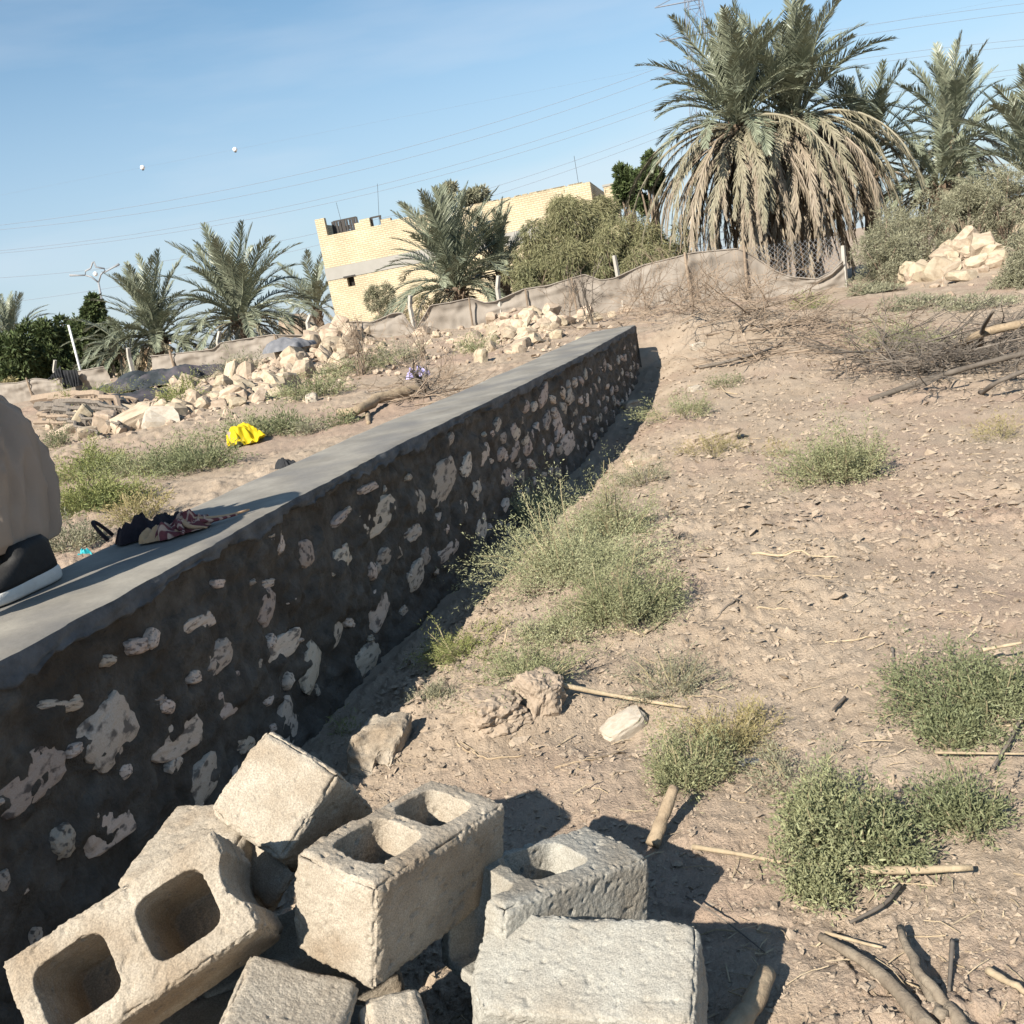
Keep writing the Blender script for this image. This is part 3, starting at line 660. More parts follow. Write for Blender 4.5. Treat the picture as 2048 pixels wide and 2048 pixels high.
bushpx(1455, 765, 80, 26, 700, M_leaf_dark, 'tiny dark weed tuft on the mound by a bent twig', .03, .006, seed=20)
bushpx(1620, 615, 70, 40, 900, M_leaf_yel, 'small yellow-green tuft in front of the torn fence end', .05, .01, seed=21)
bushpx(1800, 690, 210, 70, 4200, M_leaf_mid, 'green scrub behind the dark brush pile', .04, .008, seed=22)
bushpx(1560, 905, 40, 14, 160, M_leaf_dry, 'dry tuft of grass by the lone rounded bush', .04, .004, seed=23)
bushpx(1430, 900, 110, 40, 900, M_leaf_dry, 'dry brown tuft on cracked clods near the wall end', .03, .004, seed=24)
bushpx(1990, 870, 110, 36, 500, M_leaf_dry, 'small dead tuft near the right edge', .035, .004, seed=25)
# beyond the wall on the left
bushpx(190, 945, 190, 66, 5200, M_leaf_yel, 'yellow-green bush next to the crouching person', .04, .009, seed=50)
bushpx(330, 935, 210, 62, 6000, M_leaf_mid, 'green bush in front of the big white rock', .04, .009, seed=51)
bushpx(405, 935, 140, 56, 2600, M_leaf_dark, 'darker green bush left of the yellow cloth', .04, .009, seed=52)
bushpx(200, 1010, 220, 80, 5200, M_leaf_yel, 'pale yellow-green bush behind the cloth bag', .04, .008, seed=53)
bushpx(280, 1030, 120, 40, 1100, M_leaf_dry, 'dry straw-coloured weed behind the cloth bag', .04, .007, seed=54)
bushpx(150, 1090, 110, 60, 1500, M_leaf_gray, 'grey-green weed behind the shoe', .03, .007, seed=55)
bushpx(120, 890, 70, 50, 1100, M_leaf_dark, 'dark little bush under the tilted slab', .04, .009, seed=56)
bushpx(490, 872, 150, 44, 2600, M_leaf_mid, 'green weed behind the yellow cloth', .045, .01, seed=57)
bushpx(560, 862, 120, 40, 2400, M_leaf_dark, 'dark green weed right of the yellow cloth', .045, .01, seed=58)
bushpx(640, 790, 150, 55, 2600, M_leaf_mid, 'green weed around the round white stone', .05, .012, seed=59)
bushpx(700, 745, 150, 50, 2200, M_leaf_mid, 'green weed under the fan of bare stems', .05, .012, seed=60)
bushpx(690, 845, 70, 28, 700, M_leaf_dark, 'low weed tuft under the bent log', .04, .009, seed=61)
bushpx(620, 860, 60, 28, 600, M_leaf_gray, 'little grey weed between yellow cloth and log', .04, .009, seed=62)
bushpx(180, 800, 130, 45, 1800, M_leaf_yel, 'yellow weed in front of the black cloth on the fence', .06, .013, seed=63)
bushpx(360, 800, 90, 50, 1300, M_leaf_yel, 'yellow-green weed in the stone row below the dark netting', .06, .012, seed=64)
bushpx(480, 745, 130, 42, 1800, M_leaf_gray, 'grey-green weed at the fence foot left of the stone heap', .07, .014, seed=65)
bushpx(960, 700, 70, 40, 900, M_leaf_mid, 'green weed against the rubble before the fence', .06, .012, seed=66)
bushpx(800, 720, 110, 45, 1500, M_leaf_gray, 'faded weed below the fence gap', .06, .012, seed=67)
bushpx(390, 735, 80, 36, 900, M_leaf_dark, 'dark tuft on top of the dark netting heap', .07, .015, seed=68)
bushpx(255, 752, 60, 36, 700, M_leaf_dark, 'dark tuft by the leaning fence post', .07, .015, seed=69)

def crown(P0, clusters, nleaf, ll, lw, seed, droop=0.0, shell=.55):
    """clusters: list of (centre, radii). leaf masses near the skin of each cluster"""
    r = np.random.default_rng(seed); Vs = []; Fs = []; off = 0
    vol = np.array([c[1][0]*c[1][2] for c in clusters]); pick = r.choice(len(clusters), nleaf, p=vol/vol.sum())
    cen = np.array([c[0] for c in clusters])[pick]; rad = np.array([c[1] for c in clusters])[pick]
    d = unit(r.normal(size=(nleaf, 3))); q = r.uniform(shell, 1.0, nleaf)**.7
    q *= 1+.35*vn3(d*2.2+pick[:, None]*3.7, seed)
    # clumping
    k_ = _h(np.floor(d[:, 0]*3), np.floor(d[:, 1]*3), np.floor(d[:, 2]*3)+pick*11, seed)
    q *= .82+.3*k_
    P = cen+d*rad*q[:, None]
    D = unit(d*.8+r.normal(size=(nleaf, 3))*.7+np.array([0, 0, .25-droop*1.6]))
    return leaves(P, D, ll*r.uniform(.6, 1.3, nleaf), lw*r.uniform(.7, 1.3, nleaf), -.15*droop, r)
def treepx(name, px, py, rpx, rpy, y, n, ll, lw, m, label, ncl=9, seed=0, droop=0.0, cat='tree', group=None, spire=0.0):
    c = aty(px, py, y); s = y/FPX*.98; rx, rz = rpx*s, rpy*s
    g = ground(c[0], y); r = np.random.default_rng(seed+300)
    e = ob(name, None, loc=g, label=label, cat=cat, group=group)
    cl = []; top = c[2]-g[2]+rz; base_z = max(c[2]-g[2]-rz, 0)
    for k_ in range(ncl):
        d = unit(r.normal(size=3)); q = r.uniform(.3, .92)
        cc = np.array([d[0]*rx*q, d[1]*rx*q*.8, c[2]-g[2]+d[2]*rz*q]); sz = r.uniform(.24, .46)
        if cat == 'bush' and k_ % 3 == 0: cc[2] = r.uniform(.12, .45)*(c[2]-g[2]); cc[:2] = unit(r.normal(size=2))*rx*r.uniform(.35, .95)*np.array([1, .8])
        cl.append((cc, np.array([rx*sz, rx*sz, rz*sz*r.uniform(.8, 1.2)])))
    V, F = crown(None, cl, n, ll, lw, seed, droop)
    V[:, 2] = np.maximum(V[:, 2], .02)
    ob('crown', mkmesh('crown', V, F, m, False), e)
    mb = MB()
    for cc, rr in cl:
        mid = np.array([cc[0]*.25, cc[1]*.25, cc[2]*.45]); t = np.linspace(0, 1, 7)[:, None]
        b0 = np.array([r.normal()*.06, r.normal()*.06, -.1]); P = (1-t)**2*b0+2*t*(1-t)*mid+t*t*cc
        mb.tube(P, np.linspace(.06, .015, 7)*max(.5, top/3), 5)
    ob('trunk', mb.mesh('trunk', M_bark, True), e)
    return e
TG = 'tamarisk bushes behind the fence'
for k_, (px, py, a, b, y, n_, lab) in enumerate(((1085, 520, 78, 95, 25.5, 17000, 'olive tamarisk bush behind the fence, next to the palm by the house'), (1165, 490, 82, 100, 26.2, 17000, 'tallest olive tamarisk bush behind the fence'), (1255, 500, 82, 95, 25, 17000, 'olive tamarisk bush left of the great skirted palm'), (1330, 530, 62, 85, 24.5, 13000, 'olive tamarisk bush tucked under the edge of the great palm'), (1110, 440, 55, 50, 27, 8000, 'feathery tamarisk top below the roof edge'), (1195, 425, 48, 46, 27.2, 7000, 'rounded tamarisk top right below the roof corner'), (1060, 560, 60, 50, 24.6, 7000, 'low tamarisk bush behind the concrete post next to the smaller palm'), (1140, 545, 70, 55, 24.4, 8000, 'low tamarisk bush behind the middle of the fence'), (1225, 535, 70, 60, 24.2, 8000, 'low tamarisk bush behind the straight fence post'), (1295, 520, 65, 65, 24.0, 8000, 'low tamarisk bush beside the dry skirt of the great palm'))):
    treepx('tamarisk_bush', px, py, a, b, y, n_, .15, .020, M_leaf_tama, lab, 20, 80+k_, .9, 'bush', TG)
treepx('tamarisk_bush', 762, 605, 30, 50, 30, 4500, .13, .02, M_leaf_gray, 'small feathery grey-green bush against the brick house', 7, 90, .3, 'bush')
treepx('dry_bush', 835, 615, 45, 38, 26, 2600, .13, .016, M_leaf_dry, 'dry brown bush at the foot of the palm by the house', 7, 91, .3, 'bush')
treepx('dark_tree', 1296, 365, 38, 52, 33, 7000, .16, .07, M_leaf_tree, 'dark leafy tree rising left of the great palm', 9, 92)
treepx('dark_tree', 1258, 372, 26, 40, 33.5, 3600, .16, .07, M_leaf_tree, 'lower dark leafy tree just past the roof corner', 6, 93)
treepx('feathery_tree', 960, 392, 50, 24, 58, 3000, .3, .07, M_leaf_gray, 'grey-green tree top showing above the house roof', 7, 94, .2)
treepx('feathery_tree', 905, 395, 26, 34, 57, 2000, .3, .07, M_leaf_gray, 'narrow tree top above the roof beside the palm', 5, 95, .2)
LG = 'dark trees at the left end of the fence'
for k_, (px, py, a, b, lab) in enumerate(((35, 715, 55, 62, 'leftmost dark tree above the crouching person'), (100, 705, 52, 60, 'dark tree behind the bent fence post'), (160, 690, 50, 72, 'dark tree behind the white pole'), (200, 655, 34, 50, 'tallest dark tree in front of the street lamp'), (215, 720, 38, 45, 'dark tree tucked beside the leftmost palm'), (-30, 720, 50, 60, 'dark tree half cut by the left edge'))):
    treepx('dark_tree', px, py, a, b, 40+k_*.7, 8000, .22, .085, M_leaf_tree, lab, 11, 100+k_, .1, 'tree', LG)
treepx('dry_bush', 15, 775, 30, 28, 33, 1500, .16, .03, M_leaf_dry, 'dry reddish bush behind the fence at the left edge', 5, 110, .2, 'bush')
RG = 'grey scrub on the right bank'
for k_, (px, py, a, b, y, lab) in enumerate(((1765, 510, 72, 78, 18.5, 'grey-green scrub bush at the torn end of the fence'), (1840, 455, 85, 75, 19.5, 'grey-green scrub bush under the second palm'), (1935, 398, 66, 48, 20.5, 'scrub bush behind the pale stones on the bank'), (2000, 395, 80, 70, 20.5, 'brownish scrub bush under the palm at the right edge'), (2065, 545, 75, 80, 14, 'bluish feathery scrub bush in front of the pale stones'), (1960, 625, 85, 42, 12.5, 'low scrub bush right of the brush pile'), (1755, 585, 55, 32, 17, 'low olive scrub before the torn fence end'), (2090, 440, 60, 60, 16, 'scrub bush cut off by the right edge'), (1835, 620, 90, 30, 13.5, 'low green scrub between the brush pile and the pale stones'))):
    treepx('scrub_bush', px, py, a, b, y, 15000 if k_ < 5 else 7000, .075 if y > 16 else .055, .012, M_leaf_gray, lab, 22, 120+k_, .1, 'bush', RG)

# ------------------------------------------------------------------ palms
def frond_mesh(seed, L_, e0, e1, pw, dead, npair=66, plen=.40, pwid=.027, fan=.9, pp=1.3):
    r = np.random.default_rng(seed); ns = 16; t = np.linspace(0, 1, ns)
    el = np.radians(e0+(e1-e0)*t**pp); side = np.cumsum(np.r_[0, r.normal(0, .012, ns-1)])
    dx = np.cos(el); dz = np.sin(el); P = np.zeros((ns, 3))
    P[1:, 0] = np.cumsum((dx[1:]+dx[:-1])/2)*L_/(ns-1); P[1:, 2] = np.cumsum((dz[1:]+dz[:-1])/2)*L_/(ns-1); P[:, 1] = side*L_
    mb = MB(); mb.tube(P, np.linspace(.028, .005, ns)*(L_/2.6), 5)
    V1 = np.concatenate(mb.V); F1 = np.concatenate(mb.F4)
    n = npair*2; tt = np.repeat(np.linspace(.14, 1.0, npair), 2)+r.normal(0, .004, n); tt = np.clip(tt, .1, 1)
    sg = np.tile([1, -1], npair)
    B = np.stack([np.interp(tt, t, P[:, k]) for k in range(3)], -1); e = np.interp(tt, t, el)
    T = np.stack([np.cos(e), 0*e, np.sin(e)], -1); Up = np.stack([-np.sin(e), 0*e, np.cos(e)], -1); S = np.zeros((n, 3)); S[:, 1] = sg
    prof = np.clip(np.sin(PI*np.clip((tt-.05)/.98, 0, 1))**.55, .25, 1)*np.where(tt < .25, .75, 1)
    ln = plen*prof*r.uniform(.8 if not dead else .45, 1.12 if not dead else 1.3, n)*(L_/2.6)
    fa = fan*(r.uniform(.8, 1.15, n) if not dead else r.uniform(.25, 1.5, n))*(1-.45*tt)
    D = unit(T*np.cos(fa)[:, None]+S*np.sin(fa)[:, None]*.95+Up*(r.uniform(.15, .6, n)*(0.35 if dead else 1)*np.sin(fa))[:, None])
    G = np.array([0, 0, -1.0]); dr = (.55 if dead else .16)*r.uniform(.5, 1.4, n)[:, None]
    W_ = unit(np.cross(D, Up+r.normal(0, .25, (n, 3))))*pwid/2*(L_/2.6)
    M_ = B+D*ln[:, None]*.5+G*ln[:, None]*dr*.25; E_ = B+unit(D+G*dr)*ln[:, None]
    V2 = np.stack([B-W_*.5, B+W_*.5, M_+W_, M_-W_, E_], 1).reshape(-1, 3); k = np.arange(n)*5+len(V1)
    F4 = np.stack([k, k+1, k+2, k+3], -1); F3 = np.stack([k+3, k+2, k+4], -1)
    return mkmesh('frond', np.concatenate([V1, V2]), [np.concatenate([F1, F4]), F3], pw, False)
FR = {}
def fr(cls):
    if cls not in FR:
        spec = {'up': (2.6, 86, 62, M_palm, 0), 'up2': (2.6, 76, 38, M_palm, 0), 'mid': (2.6, 64, 8, M_palm, 0), 'mid2': (2.6, 50, -20, M_palm, 0), 'low': (2.6, 32, -48, M_palm, 0), 'low2': (2.6, 14, -62, M_palm, 0),
                'half': (2.7, 22, -80, M_palmhalf, 1), 'half2': (2.7, -2, -84, M_palmhalf, 1), 'dead': (2.7, 2, -88, M_palmdead, 1), 'dead2': (2.7, -25, -89, M_palmdead, 1), 'dead3': (2.7, -55, -90, M_palmdead, 1)}[cls]
        FR[cls] = [frond_mesh(hash(cls) % 97+7*k+len(FR)*13, spec[0], spec[1]+dv, spec[2]+dv*.6, spec[3], spec[4], fan=.95 if not spec[4] else (.5 if cls.startswith('dead') else .7), plen=.44 if not spec[4] else .27, pwid=.030 if not spec[4] else .017, npair=66 if not spec[4] else 84, pp=1.25 if not cls.startswith(('dead', 'half')) else .75) for k, dv in enumerate((-5, 0, 6))]
    return FR[cls]
def palm(crown_pt, label, counts, L_=2.6, seed=0, trunk_r=.2, lean=(0, 0), group=None, skirt=1.0):
    r = np.random.default_rng(seed+50); g = ground(crown_pt[0]+lean[0], crown_pt[1]+lean[1])
    e = ob('date_palm', None, loc=g, label=label, cat='palm tree', group=group); c = np.asarray(crown_pt)-g
    mb = MB(); hh = max(c[2], .25); nst = max(6, int(hh/.10)); ns = 14; t = np.linspace(-.05, 1, nst)
    cl = np.stack([c[0]*t**1.3*np.sign(t) if 0 else c[0]*np.clip(t, 0, 1)**1.2, c[1]*np.clip(t, 0, 1)**1.2, t*hh], -1)
    th = np.arange(ns)*2*PI/ns; Vt = []
    for i in range(nst):
        rad = trunk_r*(1.15-.25*t[i])*(1+.16*(((np.arange(ns)+i*3) % 4)/3-.5)); Vt.append(cl[i]+np.stack([np.cos(th)*rad, np.sin(th)*rad, .05*(((np.arange(ns)*2+i*3) % 5)/4-.5)], -1))
    V = np.concatenate(Vt); i, j = np.meshgrid(np.arange(nst-1), np.arange(ns), indexing='ij'); a = i*ns+j; b = i*ns+(j+1) % ns
    mb.add(V, np.stack([a, b, b+ns, a+ns], -1).reshape(-1, 4))
    # old leaf bases round the crown
    for q in range(34):
        az = q*2.4; z = c[2]-.05-.5*r.random(); d = np.array([math.cos(az), math.sin(az), 0]); p0 = np.array([c[0], c[1], z])+d*trunk_r*.8
        mb.tube([p0, p0+d*.08+[0, 0, .10], p0+d*.14+[0, 0, .24]], [.05, .035, .015], 4)
    ob('trunk', mb.mesh('trunk', M_trunk, False), e)
    q = 0
    for cls, n in counts:
        ms = fr(cls)
        for k in range(n):
            az = q*2.39996+r.normal(0, .22); q += 1
            s = L_/2.6*r.uniform(.82, 1.12)*(skirt*r.uniform(.8, 1.06) if cls[0] in 'hd' else 1); zo = {'u': .12, 'm': .05, 'l': 0, 'h': -.10, 'd': -.25}[cls[0]]
            p = c+np.array([math.cos(az)*trunk_r*.45, math.sin(az)*trunk_r*.45, zo+r.normal(0, .05)])
            o = ob('frond', ms[int(r.integers(0, len(ms)))], e, p, (r.normal(0, .10), r.normal(0, .08), az), s)
    return e
FULL = [('up', 6), ('up2', 8), ('mid', 9), ('mid2', 8), ('low', 7), ('low2', 6)]
BIGSK = [('half', 14), ('half2', 18), ('dead', 30), ('dead2', 38), ('dead3', 38)]
palm(aty(1478, 250, 24.0), 'left crown of the great skirted date palm pair', [('up', 9), ('up2', 14), ('mid', 15), ('mid2', 11), ('low', 8), ('low2', 7)]+BIGSK, 2.45, 1, .24, (.2, 0), skirt=1.42)
palm(aty(1590, 240, 24.3), 'right and taller crown of the great skirted date palm pair', [('up', 11), ('up2', 14), ('mid', 14), ('mid2', 11), ('low', 5), ('low2', 4)]+[('half', 17), ('half2', 24), ('dead', 38), ('dead2', 40), ('dead3', 38)], 2.5, 2, .26, (-.1, 0), skirt=1.38)
palm(aty(1735, 325, 26.0), 'shorter date palm behind the right side of the great palm', FULL+[('half', 10), ('half2', 8), ('dead', 6)], 2.25, 3, .2)
palm(aty(1906, 282, 25.5), 'slim date palm with an upright crown right of the great palm', [('up', 9), ('up2', 10), ('mid', 6), ('mid2', 3), ('low', 6), ('low2', 6)]+[('half', 12), ('half2', 8), ('dead', 8), ('dead2', 6)], 2.1, 4, .17)
palm(aty(1880, 372, 24.5), 'low arching date palm below the slim upright palm', [('up2', 4), ('mid', 7), ('mid2', 8), ('low', 8), ('low2', 10), ('half', 12), ('half2', 10)], 2.1, 5, .17)
palm(aty(2085, 385, 21.5), 'date palm cut off by the right edge, fronds arching left', FULL+[('half', 18), ('half2', 16), ('dead', 8)], 2.4, 6, .2)
palm(aty(912, 575, 27.0), 'bushy young date palm in front of the brick house', [('up', 10), ('up2', 13), ('mid', 12), ('mid2', 9), ('low', 12), ('low2', 12), ('half2', 8)], 2.45, 7, .2)
palm(aty(1003, 545, 28.0), 'smaller date palm between the young palm and the tamarisks', [('up', 7), ('up2', 9), ('mid', 8), ('mid2', 5), ('low', 8), ('low2', 8)], 1.7, 8, .16)
palm(aty(316, 676, 30.5), 'leftmost date palm, left of the fullest palm', [('up', 7), ('up2', 10), ('mid', 9), ('mid2', 8), ('low', 11), ('low2', 10), ('half', 12), ('half2', 10)], 2.25, 9, .2)
palm(aty(482, 640, 30.0), 'fullest date palm left of the house', [('up', 8), ('up2', 10), ('mid', 11), ('mid2', 10), ('low', 10), ('low2', 12), ('half', 14), ('half2', 14)], 2.6, 10, .22)
palm(aty(632, 618, 54.0), 'date palm half hidden behind the left corner of the house', [('up2', 6), ('mid', 8), ('mid2', 8), ('low', 6), ('half', 5)], 3.0, 11, .25)
palm(aty(255, 705, 30.0), 'low drooping date palm beside the orange rubble', [('mid', 7), ('mid2', 8), ('low', 8), ('low2', 8), ('half', 6)], 1.7, 12, .2)
palm(aty(25, 690, 42.0), 'distant date palm among the dark trees at the left edge', [('up', 5), ('up2', 7), ('mid', 7), ('mid2', 5)], 2.1, 13, .2)

# ------------------------------------------------------------------ rubble stones
rub = [stone_mesh(200+i, .8, ICO2, .34, M_rubble, .75) for i in range(10)]+[stone_mesh(230+i, .55, ICO2, .30, M_rubble, .8) for i in range(6)]
def rubble(px, py, sx, sy, n, s0, s1, label, group, seed, lift=.35, meshes=rub, name='rubble_stone', cat='stone'):
    r = np.random.default_rng(seed)
    for k in range(n):
        a, b = r.normal(0, .5), r.normal(0, .5)
        x_, y_ = px+a*sx, py+b*sy-a*sx*.18
        p = hit(x_, y_); s = r.uniform(s0, s1)*mpp(p)*.5*r.uniform(.8, 1.1)
        ob(name, meshes[int(r.integers(0, len(meshes)))], None, p+np.array([0, 0, s*lift]), (r.normal(0, .5), r.normal(0, .5), r.uniform(0, 6.28)), (s*r.uniform(.8, 1.35), s*r.uniform(.75, 1.1), s*r.uniform(.7, 1.1)), label=label, cat=cat, group=group)
RUB_A = ('pale limestone rubble in the long row of stones beyond the wall', 'limestone rubble in the long row')
RUB_B = ('pale limestone rubble in the tall heap against the left part of the fence', 'limestone rubble in the tall heap')
RUB_C = ('pale limestone rubble in the broad heap before the fence, above the far wall end', 'limestone rubble in the broad heap')
RUB_D = ('pale limestone block in the pile on the right bank among scrub', 'limestone blocks on the right bank')
RA, RB, RC = RUB_A[1], RUB_B[1], RUB_C[1]
rubble(150, 855, 60, 22, 7, 26, 44, 'pale limestone rubble at the left end of the long stone row, beside the dry fronds', RA, 1); rubble(235, 840, 90, 25, 10, 24, 46, 'pale limestone rubble around the broad tan slab in the long stone row', RA, 2)
rubble(345, 825, 120, 35, 20, 22, 48, 'pale limestone rubble around the large white rock in the long stone row', RA, 3); rubble(450, 790, 130, 42, 40, 18, 42, 'pale limestone rubble in the middle of the long stone row', RA, 4); rubble(545, 755, 95, 40, 30, 18, 44, 'pale limestone rubble in the long stone row, just left of the tall heap', RA, 5)
rubble(645, 705, 80, 45, 36, 18, 48, *RUB_B, 6, .5); rubble(690, 690, 60, 30, 12, 24, 48, 'pale limestone rubble at the right foot of the tall heap, by the bare stems', RB, 16, .6)
rubble(1050, 665, 130, 50, 70, 14, 38, *RUB_C, 7, .4); rubble(850, 685, 150, 26, 22, 12, 28, 'small pale limestone rubble scattered below the fence gap', RC, 8); rubble(1180, 640, 80, 20, 12, 12, 30, 'pale limestone rubble beside the bare dark shrub at the far wall end', RC, 17)
rubble(1950, 510, 115, 50, 38, 22, 52, *RUB_D, 9, .5); rubble(1860, 560, 60, 14, 7, 30, 60, *RUB_D, 10, .5)
rubble(275, 725, 60, 26, 34, 8, 20, 'small orange brick rubble heaped at a fence post', 'orange brick rubble', 11, .4, [stone_mesh(250+i, .8, ICO2, .3, M_brickrub, .8) for i in range(4)], 'brick_rubble', 'rubble')
def gravel(name, spots, m, seed):
    r = np.random.default_rng(seed); V0, F0 = ico(1); Vs = []; Fs = []; n = 0
    for (px, py, sx, sy, k, a, b) in spots:
        for _ in range(k):
            u, v = r.normal(0, .55), r.normal(0, .55); p = hit(px+u*sx, py+v*sy-u*sx*.18); s = r.uniform(a, b)*mpp(p)*.5
            w = V0*(1+.3*r.normal(size=(len(V0), 1)))*np.array([1, r.uniform(.6, 1), r.uniform(.5, .9)])
            Vs.append(w@rotz(r.uniform(0, 6.3)).T*s+p+[0, 0, s*.4]); Fs.append(F0+n); n += len(V0)
    ob(name, mkmesh(name, np.concatenate(Vs), np.concatenate(Fs), m, False), kind='stuff')
gravel('small_rubble', ((160, 850, 70, 22, 70, 10, 26), (340, 822, 130, 38, 220, 10, 28), (460, 785, 140, 45, 240, 9, 24), (550, 750, 110, 40, 160, 9, 22), (650, 710, 90, 45, 120, 7, 20), (1050, 668, 140, 46, 260, 5, 15), (860, 690, 160, 30, 160, 6, 14), (520, 800, 150, 40, 200, 6, 14), (740, 730, 120, 30, 90, 6, 13), (1945, 515, 110, 45, 120, 8, 24), (275, 728, 60, 26, 80, 4, 9)), M_rubble, 60)
def onestone(px, py, wpx, dims, rot, label, m, seed, lift=.35, blocky=.8, rough=.25, name='stone', cat='stone', sub=ICO3):
    p = hit(px, py); s = wpx*mpp(p)*.5
    me = stone_mesh(seed, 1.0, sub, rough, m, blocky)
    return ob(name, me, None, p+np.array([0, 0, s*dims[2]*lift]), rot, (s*dims[0], s*dims[1], s*dims[2]), label=label, cat=cat)
onestone(326, 852, 66, (1, .75, .62), (.55, .25, .3), 'large flat white rock in the stone row behind the green bushes', M_white, 301, .4, .95, .42, sub=ICO2)
onestone(270, 855, 84, (1, .6, .5), (.3, -.25, .4), 'broad tan slab left of the large white rock', M_rubble, 302, .5)
onestone(162, 862, 62, (1.15, .5, .5), (.1, -.75, .2), 'tilted oblong stone propped on its neighbour near the dry fronds', M_rubble, 303, 1.1)
onestone(178, 880, 38, (1, .8, .9), (.2, .1, .5), 'squat stone under the tilted oblong stone', M_rubble, 304, .6)
onestone(214, 865, 44, (.9, .9, 1.2), (.3, .4, .1), 'upright boulder right of the tilted oblong stone', M_rubble, 305, .7)
onestone(625, 805, 27, (1, 1, .95), (0, 0, 0), 'small round white stone in green weed', M_white, 306, .5, .2, .1)
onestone(590, 690, 50, (.9, .8, 1.3), (0, .1, .2), 'tall smooth boulder at the left end of the tall heap', M_rubble, 307, .8)
onestone(1245, 1460, 90, (1.1, .62, .5), (.2, -.25, .35), 'white half-buried stone in a hollow right of the dried mud', M_white, 308, .1)
onestone(1285, 925, 60, (1, .7, .35), (0, 0, .3), 'flat pale stone half buried on the bank', M_rubble, 309, .2)
onestone(1265, 815, 34, (1, .7, .6), (0, 0, .3), 'small pale stone at the shadow edge by the wall', M_rubble, 310, .3)
onestone(1395, 695, 30, (1, .7, .5), (0, 0, .3), 'small white stone on the mound', M_white, 311, .3)
onestone(1390, 780, 26, (1, .7, .5), (0, 0, .3), 'pale stone beside the low feathery weed', M_white, 312, .3)
onestone(985, 1425, 150, (1.0, .8, .5), (.1, .1, 2.0), 'big lump of dried mud in front of the low olive weed', M_lump, 320, .05, .2, .30, 'mud_lump', 'mud lump', ICO5)
onestone(1075, 1400, 105, (.9, .8, .9), (.2, -.2, 2.2), 'upright cracked mud lump with a shaded face', M_lump, 321, .15, .45, .32, 'mud_lump', 'mud lump', ICO5)
onestone(1425, 885, 90, (1.2, .5, .4), (0, 0, .2), 'row of broken clods by the dry brown tuft', M_lump, 322, .1, .4, .4, 'mud_lump', 'mud lump', ICO5)
onestone(1500, 1525, 46, (1, .45, .2), (0, .2, .3), 'small dark scrap lying under the dry weed', M_greycloth, 323, .3, .7, .3, 'dark_scrap', 'litter')
def clods():
    r = np.random.default_rng(3); n = 112000; V0 = np.array([[1, 0, 0], [.25, .95, 0], [-.8, .6, 0], [-.8, -.6, 0], [.25, -.95, 0], [.1, 0, .9], [-.1, .1, -.7]]); F0 = np.array([[0, 1, 5], [1, 2, 5], [2, 3, 5], [3, 4, 5], [4, 0, 5], [1, 0, 6], [2, 1, 6], [3, 2, 6], [4, 3, 6], [0, 4, 6]])
    th = np.radians(r.uniform(-20, 46, n)); rr = 1.6*np.exp(r.uniform(0, 2.25, n)); x = rr*np.sin(th); y = rr*np.cos(th)
    cl = .16*fb2(x*1.1, y*1.1, 4, 88)+.34*fb2(x*5, y*5, 2, 89)+.02+.22*ss(rr, 2.0, 4)-.19
    ok = ((x-xr(y))*WC > .14) & (cl > r.uniform(-.72, .80, n)*np.where(rr > 2.6, 1, .9)); x, y, rr = x[ok], y[ok], rr[ok]; n = len(x)
    s = np.minimum(r.gamma(1.4, .0042, n)*np.clip(rr/4.2, .38, 1.15)+.0022+rr*.0005, .04); flat = r.uniform(.15, .6, n)
    z = H(x, y)+detail(x, y)+s*flat*.35
    P = V0[None]*(1+.38*r.normal(size=(n, len(V0), 1)))*np.stack([np.ones(n), r.uniform(.45, 1, n), flat], -1)[:, None]
    a = r.uniform(0, 6.28, n); b = r.normal(0, .40, n); ca, sa, cb, sb = np.cos(a)[:, None], np.sin(a)[:, None], np.cos(b)[:, None], np.sin(b)[:, None]
    X = P[..., 0]*cb+P[..., 2]*sb; Z = -P[..., 0]*sb+P[..., 2]*cb; Y = P[..., 1]
    V = np.stack([X*ca-Y*sa, X*sa+Y*ca, Z], -1)*s[:, None, None]+np.stack([x, y, z], -1)[:, None]
    F = (F0[None]+(np.arange(n)*len(V0))[:, None, None]).reshape(-1, 3)
    ob('dirt_clods', mkmesh('dirt_clods', V.reshape(-1, 3), F, M_mud, False), kind='stuff')
clods()
def straw():
    r = np.random.default_rng(4); n = 900; th = np.radians(r.uniform(-14, 34, n)); rr = 1.5*np.exp(r.uniform(0, 1.9, n)); x = rr*np.sin(th); y = rr*np.cos(th)
    ok = (x-xr(y))*WC > .3; x, y = x[ok], y[ok]; n = len(x); mb = MB(); hz_ = H(x, y)+detail(x, y)
    for k in range(n):
        a = r.uniform(0, PI); l = r.uniform(.02, .10); d = np.array([math.cos(a), math.sin(a), r.normal(0, .15)])*l
        c = np.array([x[k], y[k], hz_[k]+.006]); mb.tube([c-d/2, c+[0, 0, r.normal(0, .006)], c+d/2], r.uniform(.0008, .0022), 3, False)
    ob('straw_litter', mb.mesh('straw_litter', M_reed, False), kind='stuff')
straw()

